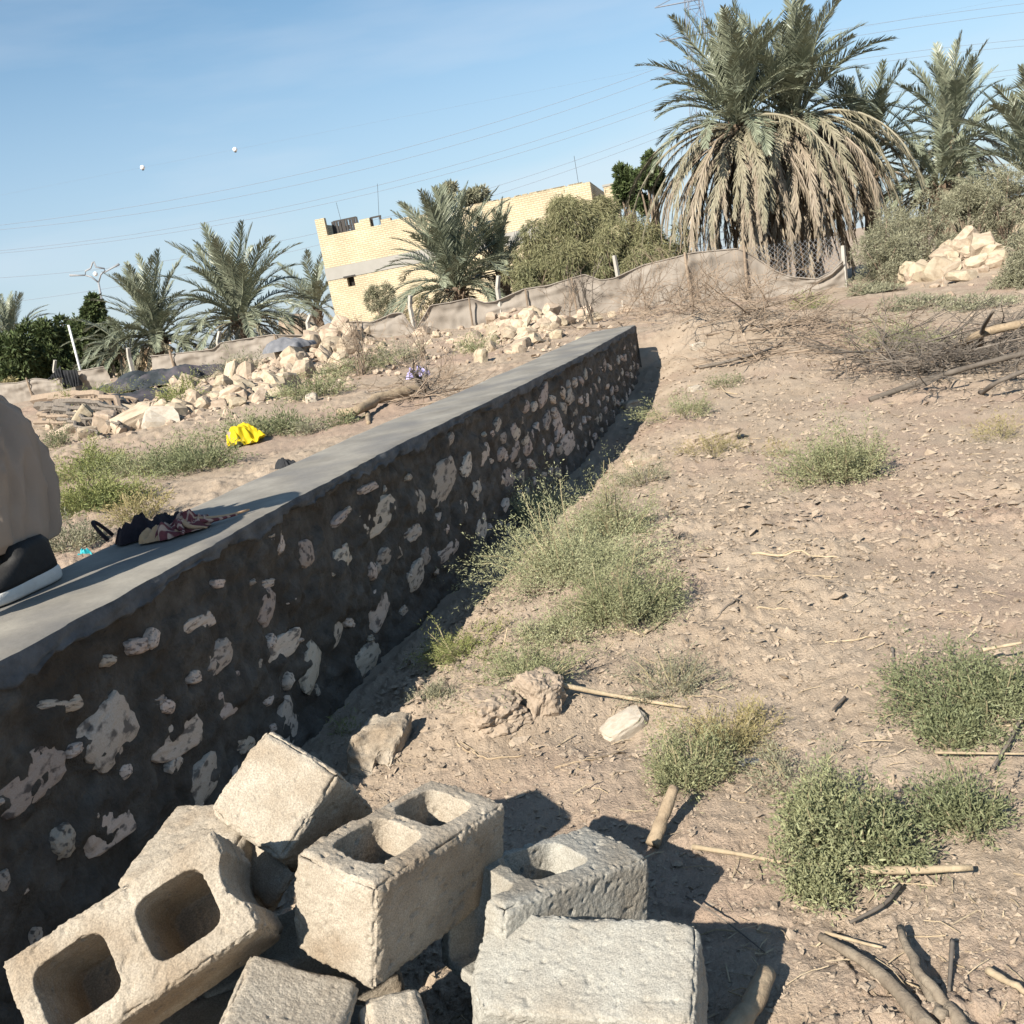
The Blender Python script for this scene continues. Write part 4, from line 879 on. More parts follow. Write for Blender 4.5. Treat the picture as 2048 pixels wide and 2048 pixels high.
# ------------------------------------------------------------------ sticks and branches
def stick(pts, r0, r1, label, m=M_reed, n=7, name='stick', cat='stick', lift=None, kink=.0, seed=0, group=None):
    r = np.random.default_rng(seed+17); Q = []
    for i, q in enumerate(pts):
        z = q[2] if len(q) > 2 else r0*.8+.006
        Q.append(hit(q[0], q[1], z))
    Q = np.array(Q); t = np.linspace(0, 1, max(12, len(Q)*4)); u = np.linspace(0, 1, len(Q))
    P = np.stack([np.interp(t, u, Q[:, k]) for k in range(3)], -1)
    if len(Q) > 2:
        for _ in range(3): P[1:-1] = (P[:-2]+P[2:]+2*P[1:-1])/4
    P[:, 2] = np.maximum(P[:, 2], H(P[:, 0], P[:, 1])+np.maximum(detail(P[:, 0], P[:, 1]), 0)+r0*.5)
    P += r.normal(0, 1, P.shape)*kink*r0
    o = P.mean(0); mb = MB(); rad = np.linspace(r0, r1, len(P))*(1+r.normal(0, .06, len(P))); mb.tube(P-o, rad*(.72 if n == 7 or m is M_reed else .9), n)
    return ob(name, mb.mesh(name, m, True), None, o, label=label, cat=cat, group=group)
stick([(1505, 1117), (1600, 1121), (1685, 1125)], .010, .004, 'straight pale reed lying alone in the open dirt')
stick([(1085, 1362, .07), (1230, 1392, .03), (1375, 1415)], .014, .007, 'long pale reed resting on the upright mud lump')
stick([(1305, 1690, .02), (1348, 1575, .10)], .021, .017, 'short brown cane stub pointing up from the dirt beside the broken block', M_wood, 9)
stick([(1385, 1693), (1480, 1708), (1590, 1730)], .010, .006, 'thin pale reed left of the large spiky saltbush')
stick([(1610, 1735), (1780, 1742), (1945, 1735)], .017, .011, 'split reed lying under the large spiky saltbush')
stick([(1450, 2075, .03), (1503, 2015, .04), (1533, 1945, .04)], .024, .023, 'short thick cut branch at the bottom edge beside the block shadow', M_wood, 10)
stick([(1640, 1873), (1735, 1925), (1800, 1985), (1860, 2060)], .010, .020, 'curved grey branch at the bottom right', M_greywood, 9)
stick([(1798, 1855, .03), (1850, 1965, .03), (1905, 2020), (1945, 2075)], .011, .022, 'dark split palm rib at the bottom right', M_greywood, 7, kink=.25)
stick([(1812, 1880, .01), (1850, 1975, .01), (1888, 2040)], .008, .015, 'dark splinter lying along the split palm rib', M_greywood, 5, kink=.25)
stick([(1905, 1880), (1898, 1985)], .006, .004, 'thin dark twig right of the split palm rib', M_darktwig, 5)
stick([(1975, 1940), (2060, 1990)], .012, .008, 'pale reed at the bottom right edge')
stick([(1650, 1865), (1740, 1890), (1765, 1895)], .006, .004, 'slender straw above the curved grey branch')
stick([(2045, 1430, .05), (2015, 1490, .02), (1985, 1535)], .006, .005, 'dry forked stem below the broad dark bush', M_darktwig, 5)
stick([(1905, 1455), (2060, 1450)], .006, .004, 'straight straw under the broad dark bush')
stick([(1870, 1505), (2060, 1508)], .006, .004, 'second straw below the broad dark bush')
stick([(1965, 1300, .08), (2045, 1285, .08)], .009, .007, 'pale reed poking out of the broad dark bush')
stick([(1205, 1266), (1240, 1262), (1285, 1282)], .010, .006, 'pale bark peel below the spreading green bush', M_reed, 4)
stick([(1290, 1276), (1338, 1250)], .013, .008, 'flat pale chip of reed below the spreading green bush', M_reed, 4)
stick([(1015, 1255, .10), (1003, 1310, .01)], .004, .004, 'pale stem leaning out of the yellowish mat')
stick([(915, 1490, .03), (935, 1515), (975, 1530), (1050, 1520)], .005, .003, 'thin curved root on the dirt behind the middle block', M_wood, 5)
stick([(1110, 1540), (1180, 1525), (1240, 1505)], .005, .003, 'thin root below the white half-buried stone', M_wood, 5)
stick([(1650, 1285), (1740, 1278)], .006, .004, 'short straw in the middle of the open dirt')
stick([(1515, 1230), (1580, 1226)], .006, .004, 'short straw above the sparse grey weed')
stick([(1785, 1300), (1790, 1345)], .007, .004, 'short dark twig left of the broad dark bush', M_darktwig, 5)
stick([(1690, 1395), (1665, 1420)], .007, .004, 'short dark twig in open dirt above the large spiky saltbush', M_darktwig, 5)
stick([(1372, 1792, .02), (1450, 1840, .02), (1530, 1905)], .003, .002, 'hair-thin twig over the block shadow', M_darktwig, 4)
stick([(1800, 1770), (1770, 1810), (1700, 1845)], .007, .004, 'thin bent twig below the split reed', M_darktwig, 5)
stick([(1640, 1770), (1660, 1820)], .006, .003, 'thin twig below the trailing sprig', M_darktwig, 5)
stick([(1400, 735), (1450, 725, .08), (1520, 705, .1), (1560, 690)], .022, .012, 'dark crooked branch on the mound past the wall', M_darktwig, 6)
stick([(1440, 770), (1450, 785), (1475, 788)], .012, .008, 'short bent pale twig on the mound', M_reed, 5)
stick([(1480, 1215), (1430, 1240)], .006, .003, 'dark twig right of the spreading green bush', M_darktwig, 5)

def branch_mesh(seed, L_=1.2, r0=.012, nsub=8, curl=.25, m=M_twig, lv=2, up=.15, flat=1.0):
    r = np.random.default_rng(seed); mb = MB()
    def grow(p, d, l, rad, level):
        n = 7 if level == 0 else 5; P = [p]; dd = d.copy()
        for i in range(n-1):
            dd = unit(dd+r.normal(0, curl, 3)*np.array([1, 1, flat])*(.5 if level == 0 else .8)); P.append(P[-1]+dd*l/(n-1))
        P = np.array(P); mb.tube(P, np.linspace(rad, rad*.4, n), 4 if level == 0 else 3, False)
        if level < lv:
            for k in range(nsub if level == 0 else 4):
                t = r.uniform(.2, .95); i = min(int(t*(n-1)), n-2); q = P[i]+(P[i+1]-P[i])*(t*(n-1)-i)
                grow(q, unit(dd*.6+r.normal(0, .7, 3)*np.array([1, 1, flat])+np.array([0, 0, up])), l*r.uniform(.3, .6), rad*.55, level+1)
    grow(np.zeros(3), np.array([1.0, 0, 0]), L_, r0, 0)
    return mb.mesh('dead_branch', m, False)
BRT = [branch_mesh(400+i, flat=.45, up=.05) for i in range(6)]; BRD = [branch_mesh(420+i, m=M_darktwig, r0=.016, nsub=11, flat=.30, up=.02) for i in range(7)]
def brush(px, py, sx, sy, n, L0, L1, zmax, meshes, label, group, seed, pitch=.2, yawmain=None):
    r = np.random.default_rng(seed)
    for k in range(n):
        x_, y_ = px+r.normal(0, .45)*sx, py+r.normal(0, .45)*sy
        p = hit(x_, y_); yaw = r.uniform(0, 6.28) if yawmain is None else yawmain+r.normal(0, .5)
        ob('dead_branch', meshes[int(r.integers(0, len(meshes)))], None, p+np.array([0, 0, .03+zmax*r.random()**2]), (r.normal(0, .25) if pitch < .3 else r.uniform(0, 6), -abs(r.normal(0, pitch*.6)), yaw), r.uniform(L0, L1), label=label, cat='branch', group=group)
brush(1920, 738, 210, 40, 44, .4, .8, .24, BRD, 'grey weathered branch in the tangled brush pile at the right edge', 'branches of the dark brush pile', 1)
brush(1700, 720, 240, 40, 18, .5, .95, .10, BRT, 'thin brown branch strewn left of the dark brush pile', 'branches strewn left of the brush pile', 2, .12, 2.9)
brush(1560, 675, 200, 36, 16, .6, 1.1, .10, BRT, 'thin pinkish branch strewn over the mound', 'branches strewn over the mound', 3, .12, .3)
brush(1330, 640, 110, 40, 34, .5, .95, .35, BRT, 'pinkish dry branch in the brush heap at the far end of the wall', 'branches in the brush heap at the wall end', 4, .5)
brush(1470, 620, 100, 24, 20, .5, .9, .2, BRT, 'pinkish dry branch in the low brush in front of the cloth fence', 'branches in the low brush before the fence', 5, .4)
brush(800, 815, 110, 22, 16, .35, .7, .08, BRT, 'dry branch among cut wood along the far edge of the wall', 'cut branches along the far edge of the wall', 6, .12, .35)
brush(860, 770, 60, 26, 8, .4, .7, .1, BRT, 'dry branch around the dead stump', 'branches around the dead stump', 7, .3)
stick([(1740, 800), (1850, 760, .12), (1960, 728, .22), (2080, 700, .3)], 0.027, .022, 'thick dark bough lying across the brush pile', M_darktwig, 9, 'bough', 'branch')
stick([(1905, 700, .1), (1960, 665, .3), (2080, 640, .35)], 0.034, .045, 'pale barkless bough above the brush pile', M_wood, 8, 'bough', 'branch', seed=4)
stick([(1960, 690, .15), (1965, 655, .35), (1988, 620, .55)], .03, .015, 'upright grey fork of the pale bough', M_darktwig, 6, 'bough', 'branch')
stick([(2080, 730, .2), (1990, 765, .15), (1960, 790, .02)], .02, .02, 'thin grey bough at the right edge of the brush pile', M_darktwig, 6, 'bough', 'branch')
# bare saplings
def sapling(px, py, hpx, seed, label, nst=1, spread=.25, m=M_twig, r0=.02, lean=0.0):
    p = hit(px, py); s = mpp(p); L_ = hpx*s; r = np.random.default_rng(seed); e = ob('bare_shrub', None, loc=p, label=label, cat='bare shrub')
    for k in range(nst):
        me = branch_mesh(seed*7+k, L_*r.uniform(.7, 1.05), r0*(1 if nst == 1 else .6), 7 if nst < 4 else 4, .22, m, 2, .5)
        o = ob('stem', me, e, (r.normal(0, .03), r.normal(0, .03), -.03)); a = r.uniform(0, 6.28); tl = abs(r.normal(0, spread))
        d = Vector((math.cos(a)*tl+lean, math.sin(a)*tl, 1)).normalized(); o.rotation_euler = d.to_track_quat('X', 'Z').to_euler()
    return e
sapling(878, 795, 105, 3, 'dead forked stump with bare shoots beside the wall edge', 3, .25, M_darktwig, .032, -.15)
sapling(725, 750, 130, 5, 'fan of many thin bare stems left of the bent log', 15, .45, M_twig, .011)
sapling(845, 720, 110, 6, 'bare shrub in front of the fence gap', 7, .3, M_twig, .012)
sapling(1185, 650, 120, 7, 'bare dark shrub against the fence above the far wall end', 5, .35, M_darktwig, .022)
sapling(1140, 640, 110, 8, 'pale bare shrub on the broad rubble heap', 7, .5, M_twig, .012)
sapling(1290, 620, 120, 9, 'pinkish bare shrub against the cloth fence', 9, .6, M_twig, .013)
sapling(1400, 610, 90, 10, 'low pinkish bare shrub right of the brush heap', 9, .7, M_twig, .012)
sapling(1120, 590, 90, 12, 'bare shoots sticking up behind the fence', 6, .5, M_twig, .012)
sapling(1330, 590, 80, 13, 'bare twiggy shrub before the fence hump', 8, .6, M_twig, .012)
stick([(678, 822, .06), (705, 828, .08), (745, 800, .12), (800, 785, .12), (850, 778, .08)], .045, .075, 'thick bent log with torn bark lying in weeds beyond the wall', M_wood, 10, 'log', 'log', kink=.12)
stick([(735, 826, .02), (738, 850, .0)], .03, .022, 'short stub of wood under the bent log', M_wood, 8, 'log', 'log')
stick([(745, 865), (800, 840), (880, 820)], .03, .02, 'long cut branch beside the wall edge', M_wood, 7, 'log', 'log', seed=8)
# dry palm fronds lying at the left
for k, (a, b, c, d) in enumerate(((70, 800, 230, 845), (75, 812, 215, 858), (80, 825, 200, 862), (90, 838, 190, 872), (95, 798, 260, 822), (110, 806, 250, 838), (70, 845, 170, 868), (100, 815, 240, 850), (120, 800, 285, 815))):
    p, q = hit(a, b, .10+.03*(k % 3)), hit(c, d, .05+.03*(k % 2)); v = q-p; l = np.linalg.norm(v)
    fr('dead3')
    o = ob('dry_palm_frond', frond_mesh(700+k, l*1.05, 3, -3, M_darktwig if k % 2 else M_twig, 1, 40, .11, .012, .16), None, p, label='dry grey palm frond in the pile beside the crouching person', cat='palm frond', group='dry palm fronds in a pile')
    o.rotation_euler = (0, -math.asin(v[2]/l), math.atan2(v[1], v[0]))

# ------------------------------------------------------------------ cloth fence
FA, FB = aty(-60, 810, 27.5), aty(1690, 560, 20.0)
def fence_at(px):
    """point of the fence line (plan) seen at photo column px near its foot"""
    lo, hi = 0.0, 1.0
    for _ in range(40):
        m = (lo+hi)/2; q = FA*(1-m)+FB*m; q = np.array([q[0], q[1], float(H(q[0], q[1]))+.6]); v = q-_C
        x_ = 1024+FPX*(v@_R)/(v@_F)
        if x_ < px: lo = m
        else: hi = m
    return (lo+hi)/2
TOP = [(-60, 770), (36, 766), (72, 757), (105, 762), (134, 746), (167, 741), (199, 735), (240, 728), (283, 715), (348, 708), (424, 699), (442, 686), (543, 670), (609, 672), (658, 648), (709, 644), (738, 646), (781, 628), (803, 626), (815, 655), (820, 664), (861, 612), (900, 606), (941, 597), (968, 606), (988, 604), (1049, 579), (1100, 572), (1172, 550), (1205, 562), (1230, 557), (1288, 532), (1330, 522), (1393, 506), (1440, 502), (1481, 498), (1505, 510), (1529, 527), (1550, 543), (1578, 555), (1630, 560), (1660, 545), (1690, 522)]
def zat(px, py, q):     # height on the vertical through plan point q that appears at picture row py
    z0 = float(H(q[0], q[1])); best = None
    zs = np.linspace(z0-.5, z0+3.5, 400); P = np.stack([np.full(400, q[0]), np.full(400, q[1]), zs], -1)-_C
    yy = 1024-FPX*(P@_U)/(P@_F)
    return float(zs[np.argmin(abs(yy-py))])
fence = ob('cloth_fence', None, loc=ground(-3, 25), label='long sagging beige shade-cloth fence strung between concrete posts', cat='fence')
FO = ground(-3, 25)
def build_fence():
    ms = [fence_at(a) for a, b in TOP]; tops = []
    for (a, b), m in zip(TOP, ms):
        q = FA*(1-m)+FB*m; tops.append(zat(a, b, q))
    n = 560; mm = np.linspace(ms[0], ms[-1], n); zt = np.interp(mm, ms, tops)
    zt = (np.r_[zt[0], zt[:-1]]+zt*2+np.r_[zt[1:], zt[-1]])/4
    X = FA[0]*(1-mm)+FB[0]*mm; Y = FA[1]*(1-mm)+FB[1]*mm; s = mm*np.linalg.norm((FB-FA)[:2]); d = unit((FB-FA)[:2]); nrm = np.array([d[1], -d[0]])
    zb = H(X, Y)-.12; nv = 18; v = np.linspace(0, 1, nv)
    S, Vv = np.meshgrid(s, v, indexing='ij')
    Z = zb[:, None]+(zt-zb)[:, None]*Vv
    hang = fb2(S*.8, Vv*.6, 3, 5)*.16+fb2(S*3.2, Vv*1.2+S*.3, 3, 6)*.07*(.4+Vv)+fb2(S*1.2, Vv*9-S*.8, 2, 7)*.05*ss(Vv, .5, .95)
    hang += fb2(S*9, Vv*2.2+S*1.5, 3, 8)*.035+(1-np.abs(fb2(S*1.6-Vv*1.1, Vv*2.4+S*.5, 2, 9))*3)*.05*Vv
    hang[:, -1] *= .6
    PX = X[:, None]+nrm[0]*hang; PY = Y[:, None]+nrm[1]*hang
    V = np.stack([PX, PY, Z], -1).reshape(-1, 3)
    # separate lengths of cloth, butted at posts
    cuts = [0]+[int(np.argmin(abs(mm-fence_at(c)))) for c in (205, 300, 440, 660, 817, 1050, 1290, 1482)]+[n-1]
    Vg = V.reshape(n, nv, 3)
    for a, b in zip(cuts[:-1], cuts[1:]):
        if a == cuts[1]: continue       # the gap where the orange rubble spills
        me = mkmesh('cloth_panel', Vg[a:b+1].reshape(-1, 3)-FO, gridfaces(b+1-a, nv), M_net, True); ob('cloth_panel', me, fence)
        mb = MB(); mb.tube(Vg[a:b+1, -1]-FO+np.array([0, 0, .01])+np.r_[nrm, 0]*.01, .013, 5); ob('rolled_hem', mb.mesh('rolled_hem', M_net), fence)
    # posts
    for bx, by, tx, ty, w, bent in ((103, 770, 96, 722, .05, 1), (253, 748, 245, 697, .06, .4), (427, 716, 425, 665, .055, 1), (605, 668, 602, 632, .055, 1), (817, 662, 804, 592, .055, .5), (993, 612, 985, 553, .055, .6), (1238, 560, 1225, 510, .05, 0), (1376, 530, 1372, 505, .03, 0), (1716, 530, 1712, 492, .05, 0), (345, 735, 337, 700, .03, 0), (712, 680, 706, 640, .025, 0), (1488, 560, 1482, 492, .03, 0), (60, 790, 50, 755, .025, 0), (552, 700, 545, 668, .025, 0), (938, 650, 932, 596, .025, 0), (1052, 620, 1047, 578, .025, 0), (1148, 600, 1140, 555, .025, 0)):
        m = fence_at(bx); q = FA*(1-m)+FB*m; q = q[:2]-nrm*(.10 if w > .04 else -.10); zz = zat(tx, ty, q); z0 = float(H(*q))-.2
        top = np.array([q[0], q[1], zz]); dz = d*.0; lean = (tx-bx+(by-ty)*.19)*.010
        mb = MB(); pts = [np.array([q[0], q[1], z0]), np.array([q[0]+lean*.7, q[1], z0+(zz-z0)*.78])]
        if bent: pts.append(np.array([q[0]+lean*.7+.12*bent, q[1]-.05, zz]))
        else: pts.append(np.array([q[0]+lean, q[1], zz]))
        mb.tube(np.array(pts)-FO, [w*1.1, w, w*.9], 4 if w > .04 else 6); ob('post', mb.mesh('post', M_post if w > .04 else M_twig, False), fence)
    # chain link at the torn right end
    a0, b0 = fence_at(1500), fence_at(1700); L_ = (b0-a0)*np.linalg.norm((FB-FA)[:2]); mb = MB()
    q0 = FA*(1-a0)+FB*a0
    for k in range(-8, int(L_/.10)+1):
        for sg in (1, -1):
            x0 = k*.10; pts = []
            u = np.array([0, 1.0]) if sg > 0 else np.array([1.0, 0])
            A_ = (x0, u[0]*.95), (x0+.95, u[1]*.95)
            (xa, za), (xb, zb_) = A_
            # clip to the panel
            t0, t1 = 0.0, 1.0
            if xa < 0: t0 = -xa/.95
            if xb > L_: t1 = (L_-xa)/.95
            if t1 <= t0: continue
            for t in (t0, t1):
                xx = xa+.95*t; zz = za+(zb_-za)*t; p = np.array([q0[0]+d[0]*xx, q0[1]+d[1]*xx]); p = p-nrm*(.14+.004*sg); pts.append([p[0], p[1], float(H(*p))+zz+.1])
            mb.tube(np.array(pts)-FO, .0035, 3, False)
    o = ob('wire_mesh', mb.mesh('wire_mesh', M_metal), fence, kind='stuff')
build_fence()
# cloth heightfield helper
def crumple(name, loc, sx, sy, h, m, label, cat, seed, yaw=0, nu=46, ridge=1.0, out=.35, solid=.004, sag=None, group=None, parent=None):
    a = np.linspace(0, 2*PI, nu*2, endpoint=False); q = np.linspace(0, 1, nu//2+1)[1:]
    A, Q = np.meshgrid(a, q, indexing='ij'); oc = 1+out*fb2(np.cos(A)*1.6+seed, np.sin(A)*1.6+seed*2, 3, seed)*1.6
    x = np.cos(A)*Q*oc; y = np.sin(A)*Q*oc
    xa = x*.8+y*.6; ya = y*.8-x*.6; rg = 1-np.abs(fb2(xa*1.5+seed+fb2(x*2, y*2, 2, seed+1)*.5, ya*1.9, 2, seed+3))*2.2*ridge
    z = h*np.sqrt(np.clip(1-Q**2.2, 0, 1))*(.62+.30*np.clip(rg, -.6, 1)+.45*fb2(x*1.8+seed, y*1.8, 2, seed+8))+h*.05*fb2(x*6, y*6, 2, seed+6)
    z = np.maximum(z, .002)
    V = np.stack([x*sx, y*sy, z], -1).reshape(-1, 3); nq = len(q)
    F = gridfaces(len(a), nq, 0, True); c = len(V); V = np.vstack([V, [[0, 0, h*.8*1.0]]]); i = np.arange(len(a))
    F3 = np.stack([i*nq, np.full_like(i, c), ((i+1) % len(a))*nq], -1)
    F3 = F3[:, ::-1]
    return ob(name, mkmesh(name, V, [F, F3], m, True), parent, loc, (0, 0, yaw), None, label, cat, group)
p = hit(318, 775); crumple('dark_netting', p+np.array([0, .2, .05]), 1.1, .55, .36, M_mesh, 'heap of dark shade netting draped on a dirt mound by the fence', 'netting', 41, .35)
p = hit(250, 815); crumple('dark_netting', p, .9, .35, .22, M_mesh, 'tail of dark netting trailing over the dry fronds', 'netting', 42, .6)
p = hit(580, 710); crumple('grey_sheet', p+np.array([0, 0, .1]), .5, .35, .22, M_greycloth, 'small grey sheet lying against the left side of the tall rubble heap', 'sheet', 43, .3)
# black cloth hung over the fence
def hung(px0, px1, top, bot, label, seed):
    a0, a1 = fence_at(px0), fence_at(px1); d = unit((FB-FA)[:2]); nrm = np.array([d[1], -d[0]]); n, nv = 50, 14
    mm = np.linspace(a0, a1, n); X = FA[0]*(1-mm)+FB[0]*mm; Y = FA[1]*(1-mm)+FB[1]*mm; q0 = np.array([X[0], Y[0]]); zt = np.linspace(zat(px0, top[0], q0), zat(px1, top[1], np.array([X[-1], Y[-1]])), n); zb = np.linspace(zat(px0, bot[0], q0), zat(px1, bot[1], np.array([X[-1], Y[-1]])), n)
    S, V_ = np.meshgrid(np.linspace(0, 1, n), np.linspace(0, 1, nv), indexing='ij'); Z = zt[:, None]*(1-V_)+zb[:, None]*V_
    fold = np.sin(S*34+fb2(S*4, V_, 2, seed)*4)*.045*(.4+V_)+.24
    P = np.stack([X[:, None]+nrm[0]*fold, Y[:, None]+nrm[1]*fold, Z], -1).reshape(-1, 3); o_ = P.mean(0)
    me = mkmesh('black_cloth', P-o_, gridfaces(n, nv), M_black, True)
    return ob('black_cloth', me, None, o_, label=label, cat='cloth')
hung(133, 166, (738, 738), (776, 768), 'black cloth hung in folds over the fence below the white pole', 3)
hung(108, 137, (754, 728), (757, 752), 'black cloth corner stretched over the fence beside the bent post', 4)
# white pole
q = aty(160, 740, 27.0); t = aty(137, 650, 27.0); g = ground(q[0], 27.0)
mb = MB(); mb.tube([[0, 0, -.2], [t[0]-g[0], 0, t[2]-g[2]]], [.035, .03], 6); ob('white_pole', mb.mesh('white_pole', M_pole), None, g, label='slim white pole standing in front of the dark trees at the left', cat='pole')

# ------------------------------------------------------------------ brick house
hA, hB = aty(655, 560, 48.0), aty(1193, 450, 45.2)
hu = unit((hB-hA)[:2]); hn = np.array([hu[1], -hu[0]]); hyaw = math.atan2(hu[1], hu[0]); HL = float(np.linalg.norm((hB-hA)[:2])); hz = .75
house = ob('brick_house', None, loc=(hA[0], hA[1], hz), rot=(0, 0, hyaw), label='unfinished two-storey yellow brick house with a grey concrete band', cat='house')
def hz_at(px, py):
    d = ray(px, py); v = hA[:2]; t = (v@hn)/(d[:2]@hn); P = _C+d*t; return float((P[:2]-hA[:2])@hu), float(P[2]-hz)
def hpart(name, boxes, m):
    mb = MB()
    for (u0, u1, w0, w1, z0, z1) in boxes: mb.box(((u0+u1)/2, (w0+w1)/2, (z0+z1)/2), (u1-u0, w1-w0, z1-z0))
    return ob(name, mb.mesh(name, m, False), house)
zb0 = hz_at(661, 561)[1]; zb1 = hz_at(650, 538)[1]; zp = hz_at(642, 474)[1]; zpier = hz_at(628, 440)[1]; zr2 = hz_at(1000, 401)[1]; u2 = hz_at(925, 400)[0]
DEP = 9.0
wu, wz = hz_at(702, 563); ww, wh = .36, .42
hpart('ground_floor_wall', [(0, wu-ww/2, 0, .25, -1, zb0-.003), (wu+ww/2, HL, 0, .25, -1, zb0-.003), (wu-ww/2, wu+ww/2, 0, .25, -1, wz-wh/2), (wu-ww/2, wu+ww/2, 0, .25, wz+wh/2, zb0-.003), (0, .25, .25, DEP, -1, zb0-.003), (HL-.25, HL, .25, DEP, -1, zb0-.003), (.25, HL-.25, DEP-.25, DEP, -1, zb0-.003)], M_brick)
hpart('room_shade_panel', [(wu-ww/2-.02, wu+ww/2+.02, .26, .30, wz-wh/2-.02, wz+wh/2+.02)], M_dark)  # near-black panel behind the opening; the unlit room's darkness is its colour
w_ = ob('lintel', None, house)
bpy.data.objects.remove(w_)
hpart('lintel', [(wu-ww/2-.14, wu+ww/2+.10, -.05, -.002, wz+wh/2, wz+wh/2+.07)], M_rail)
hpart('concrete_band', [(-.03, HL+.03, -.03, DEP+.03, zb0, zb1)], M_concrete)
hpart('upper_wall', [(0, HL, 0, .25, zb1+.003, zp), (0, .25, .25, DEP, zb1+.003, zp), (HL-.25, HL, .25, DEP, zb1+.003, zp), (.25, HL-.25, DEP-.25, DEP, zb1+.003, zp)], M_brick)
hpart('roof', [(.25, HL-.25, .25, DEP-.25, zp-1.0, zp-.8)], M_concrete)
uq = [hz_at(x, 450)[0] for x in (640, 709, 720, 741, 763, 783)]
for bx_ in ((0, .46, 0, .25, zp+.002, zpier), (0, .25, .25, 3, zp+.002, zpier-.25), (uq[1], uq[2], 0, .25, zp+.002, zp+.28), (uq[2]+.003, uq[3], 0, .25, zp+.002, zp+.40), (uq[4], uq[5], 0, .25, zp+.002, zp+.22), (uq[5]+.003, uq[5]+1.1, 0, .25, zp+.002, zp+.10), (u2, HL, 0, .25, zp+.002, zr2), (HL-.25, HL, .25, 3.6, zp+.002, zr2-.02), (u2, u2+.25, .25, 5, zp+.002, zr2-.02)):
    hpart('parapet', [bx_], M_brick)
r = np.random.default_rng(12)
for k in range(60):      # loose top-course bricks left proud of the unfinished parapet
    u = r.uniform(u2+.2, HL-.3) if k > 22 else r.uniform(uq[5]+1.2, u2-.2)
    zz = zr2 if k > 22 else zp
    hpart('brick', [(u, u+.24, .02, .13, zz+.002, zz+.07)], M_brick)
rail = MB(); ra, rb = .62, uq[1]-.08
for zz in (zp+.06, zp+.62): rail.box(((ra+rb)/2, .7, zz), (rb-ra, .07, .07))
for k in range(8): u = ra+(rb-ra)*k/7; rail.box((u, .7, zp+.3), (.09 if k % 3 else .16, .09, .66))
for (u0, u1, z0, z1) in ((ra+.1, ra+.75, .15, .34), (ra+.25, ra+.5, .34, .55)): rail.box(((u0+u1)/2, .72, zp+(z0+z1)/2), (u1-u0, .05, z1-z0))
ob('roof_rail', rail.mesh('roof_rail', M_rail, False), house)
rail = MB()
for u in (uq[3]+.05, uq[4]-.05): rail.box((u, .2, zp+.2), (.07, .07, .40))
rail.box(((uq[3]+uq[4])/2, .2, zp+.40), (uq[4]-uq[3], .08, .07))
ob('door_frame', rail.mesh('door_frame', M_rail, False), house)
for (u, w, h_, ln) in ((.9, 1.2, 1.5, -.1), (uq[3]+.1, .9, 1.9, .35), (HL-.6, 1.0, 1.3, 0)):
    mb = MB(); mb.tube([[u, w, zp-.2], [u+ln, w, zp+h_]], .009, 4); ob('antenna_rod', mb.mesh('antenna_rod', M_rail), house)
e = ob('brick_pier', None, loc=(*(hA[:2]+hu*(HL+.75)-hn*1.6), hz), rot=(0, 0, hyaw), label='short brick stair head standing past the right corner of the house roof', cat='building')
mb = MB(); mb.box((0, 0, (zr2-.25)/2), (.55, 1.3, zr2-.25)); ob('wall', mb.mesh('wall', M_brick, False), e)
mb = MB(); mb.box((0, 0, zr2-.20), (.62, 1.36, .09)); ob('capping', mb.mesh('capping', M_concrete, False), e)

# ------------------------------------------------------------------ lamp, pylon, wires
def pxs(l, y): return [aty(a/2.76, 400+b/2.76, y) for a, b in l]
LB = aty(219, 700, 70); lb = ground(LB[0], 70)
lamp = ob('street_lamp', None, loc=lb, label='decorative street lamp with a star frame and two arms above the dark trees', cat='street lamp')
mb = MB(); top = pxs([(543, 455)], 70)[0]; mb.tube([np.zeros(3), top-lb], [.13, .07], 7); ob('pole', mb.mesh('pole', M_metal), lamp)
mb = MB(); mb.tube(np.array(pxs([(543, 455), (505, 425), (470, 415), (472, 392), (500, 378), (512, 345), (518, 340), (530, 370), (575, 378), (580, 390), (556, 412), (543, 455)], 70))-lb, .06, 5); ob('star_frame', mb.mesh('star_frame', M_metal), lamp)
mb = MB(); mb.tube(np.array(pxs([(470, 415), (430, 416), (385, 415)], 70))-lb, [.05, .06, .09], 5); ob('lamp_arm', mb.mesh('lamp_arm', M_metal), lamp)
mb = MB(); mb.tube(np.array(pxs([(575, 400), (620, 375), (658, 354)], 70))-lb, [.05, .06, .09], 5); ob('lamp_arm', mb.mesh('lamp_arm', M_metal), lamp)
mb = MB(); V, F = ICO2; pp = pxs([(527, 408)], 70)[0]-lb; mb.add(V*.16+pp, None, F); ob('lamp_globe', mb.mesh('lamp_globe', M_ball), lamp)
WL = [[(0, 450), (660, 335), (1300, 138), (1400, 108), (1749, 48), (2048, 7)], [(0, 459), (700, 347), (1300, 156), (1400, 128), (1749, 66), (2048, 24)], [(0, 501), (666, 394), (1300, 198), (1400, 172), (1696, 121), (2048, 79)], [(0, 506), (700, 398), (1300, 215), (1400, 188), (1696, 134), (2048, 92)], [(0, 555), (202, 538), (646, 466), (1300, 259), (1400, 234), (1771, 176), (2048, 136)], [(0, 605), (300, 565), (646, 488), (1300, 273), (1400, 250), (1771, 187), (2048, 147)]]
ordn = ('highest', 'second highest', 'third from the top', 'third from the bottom', 'second lowest', 'lowest')
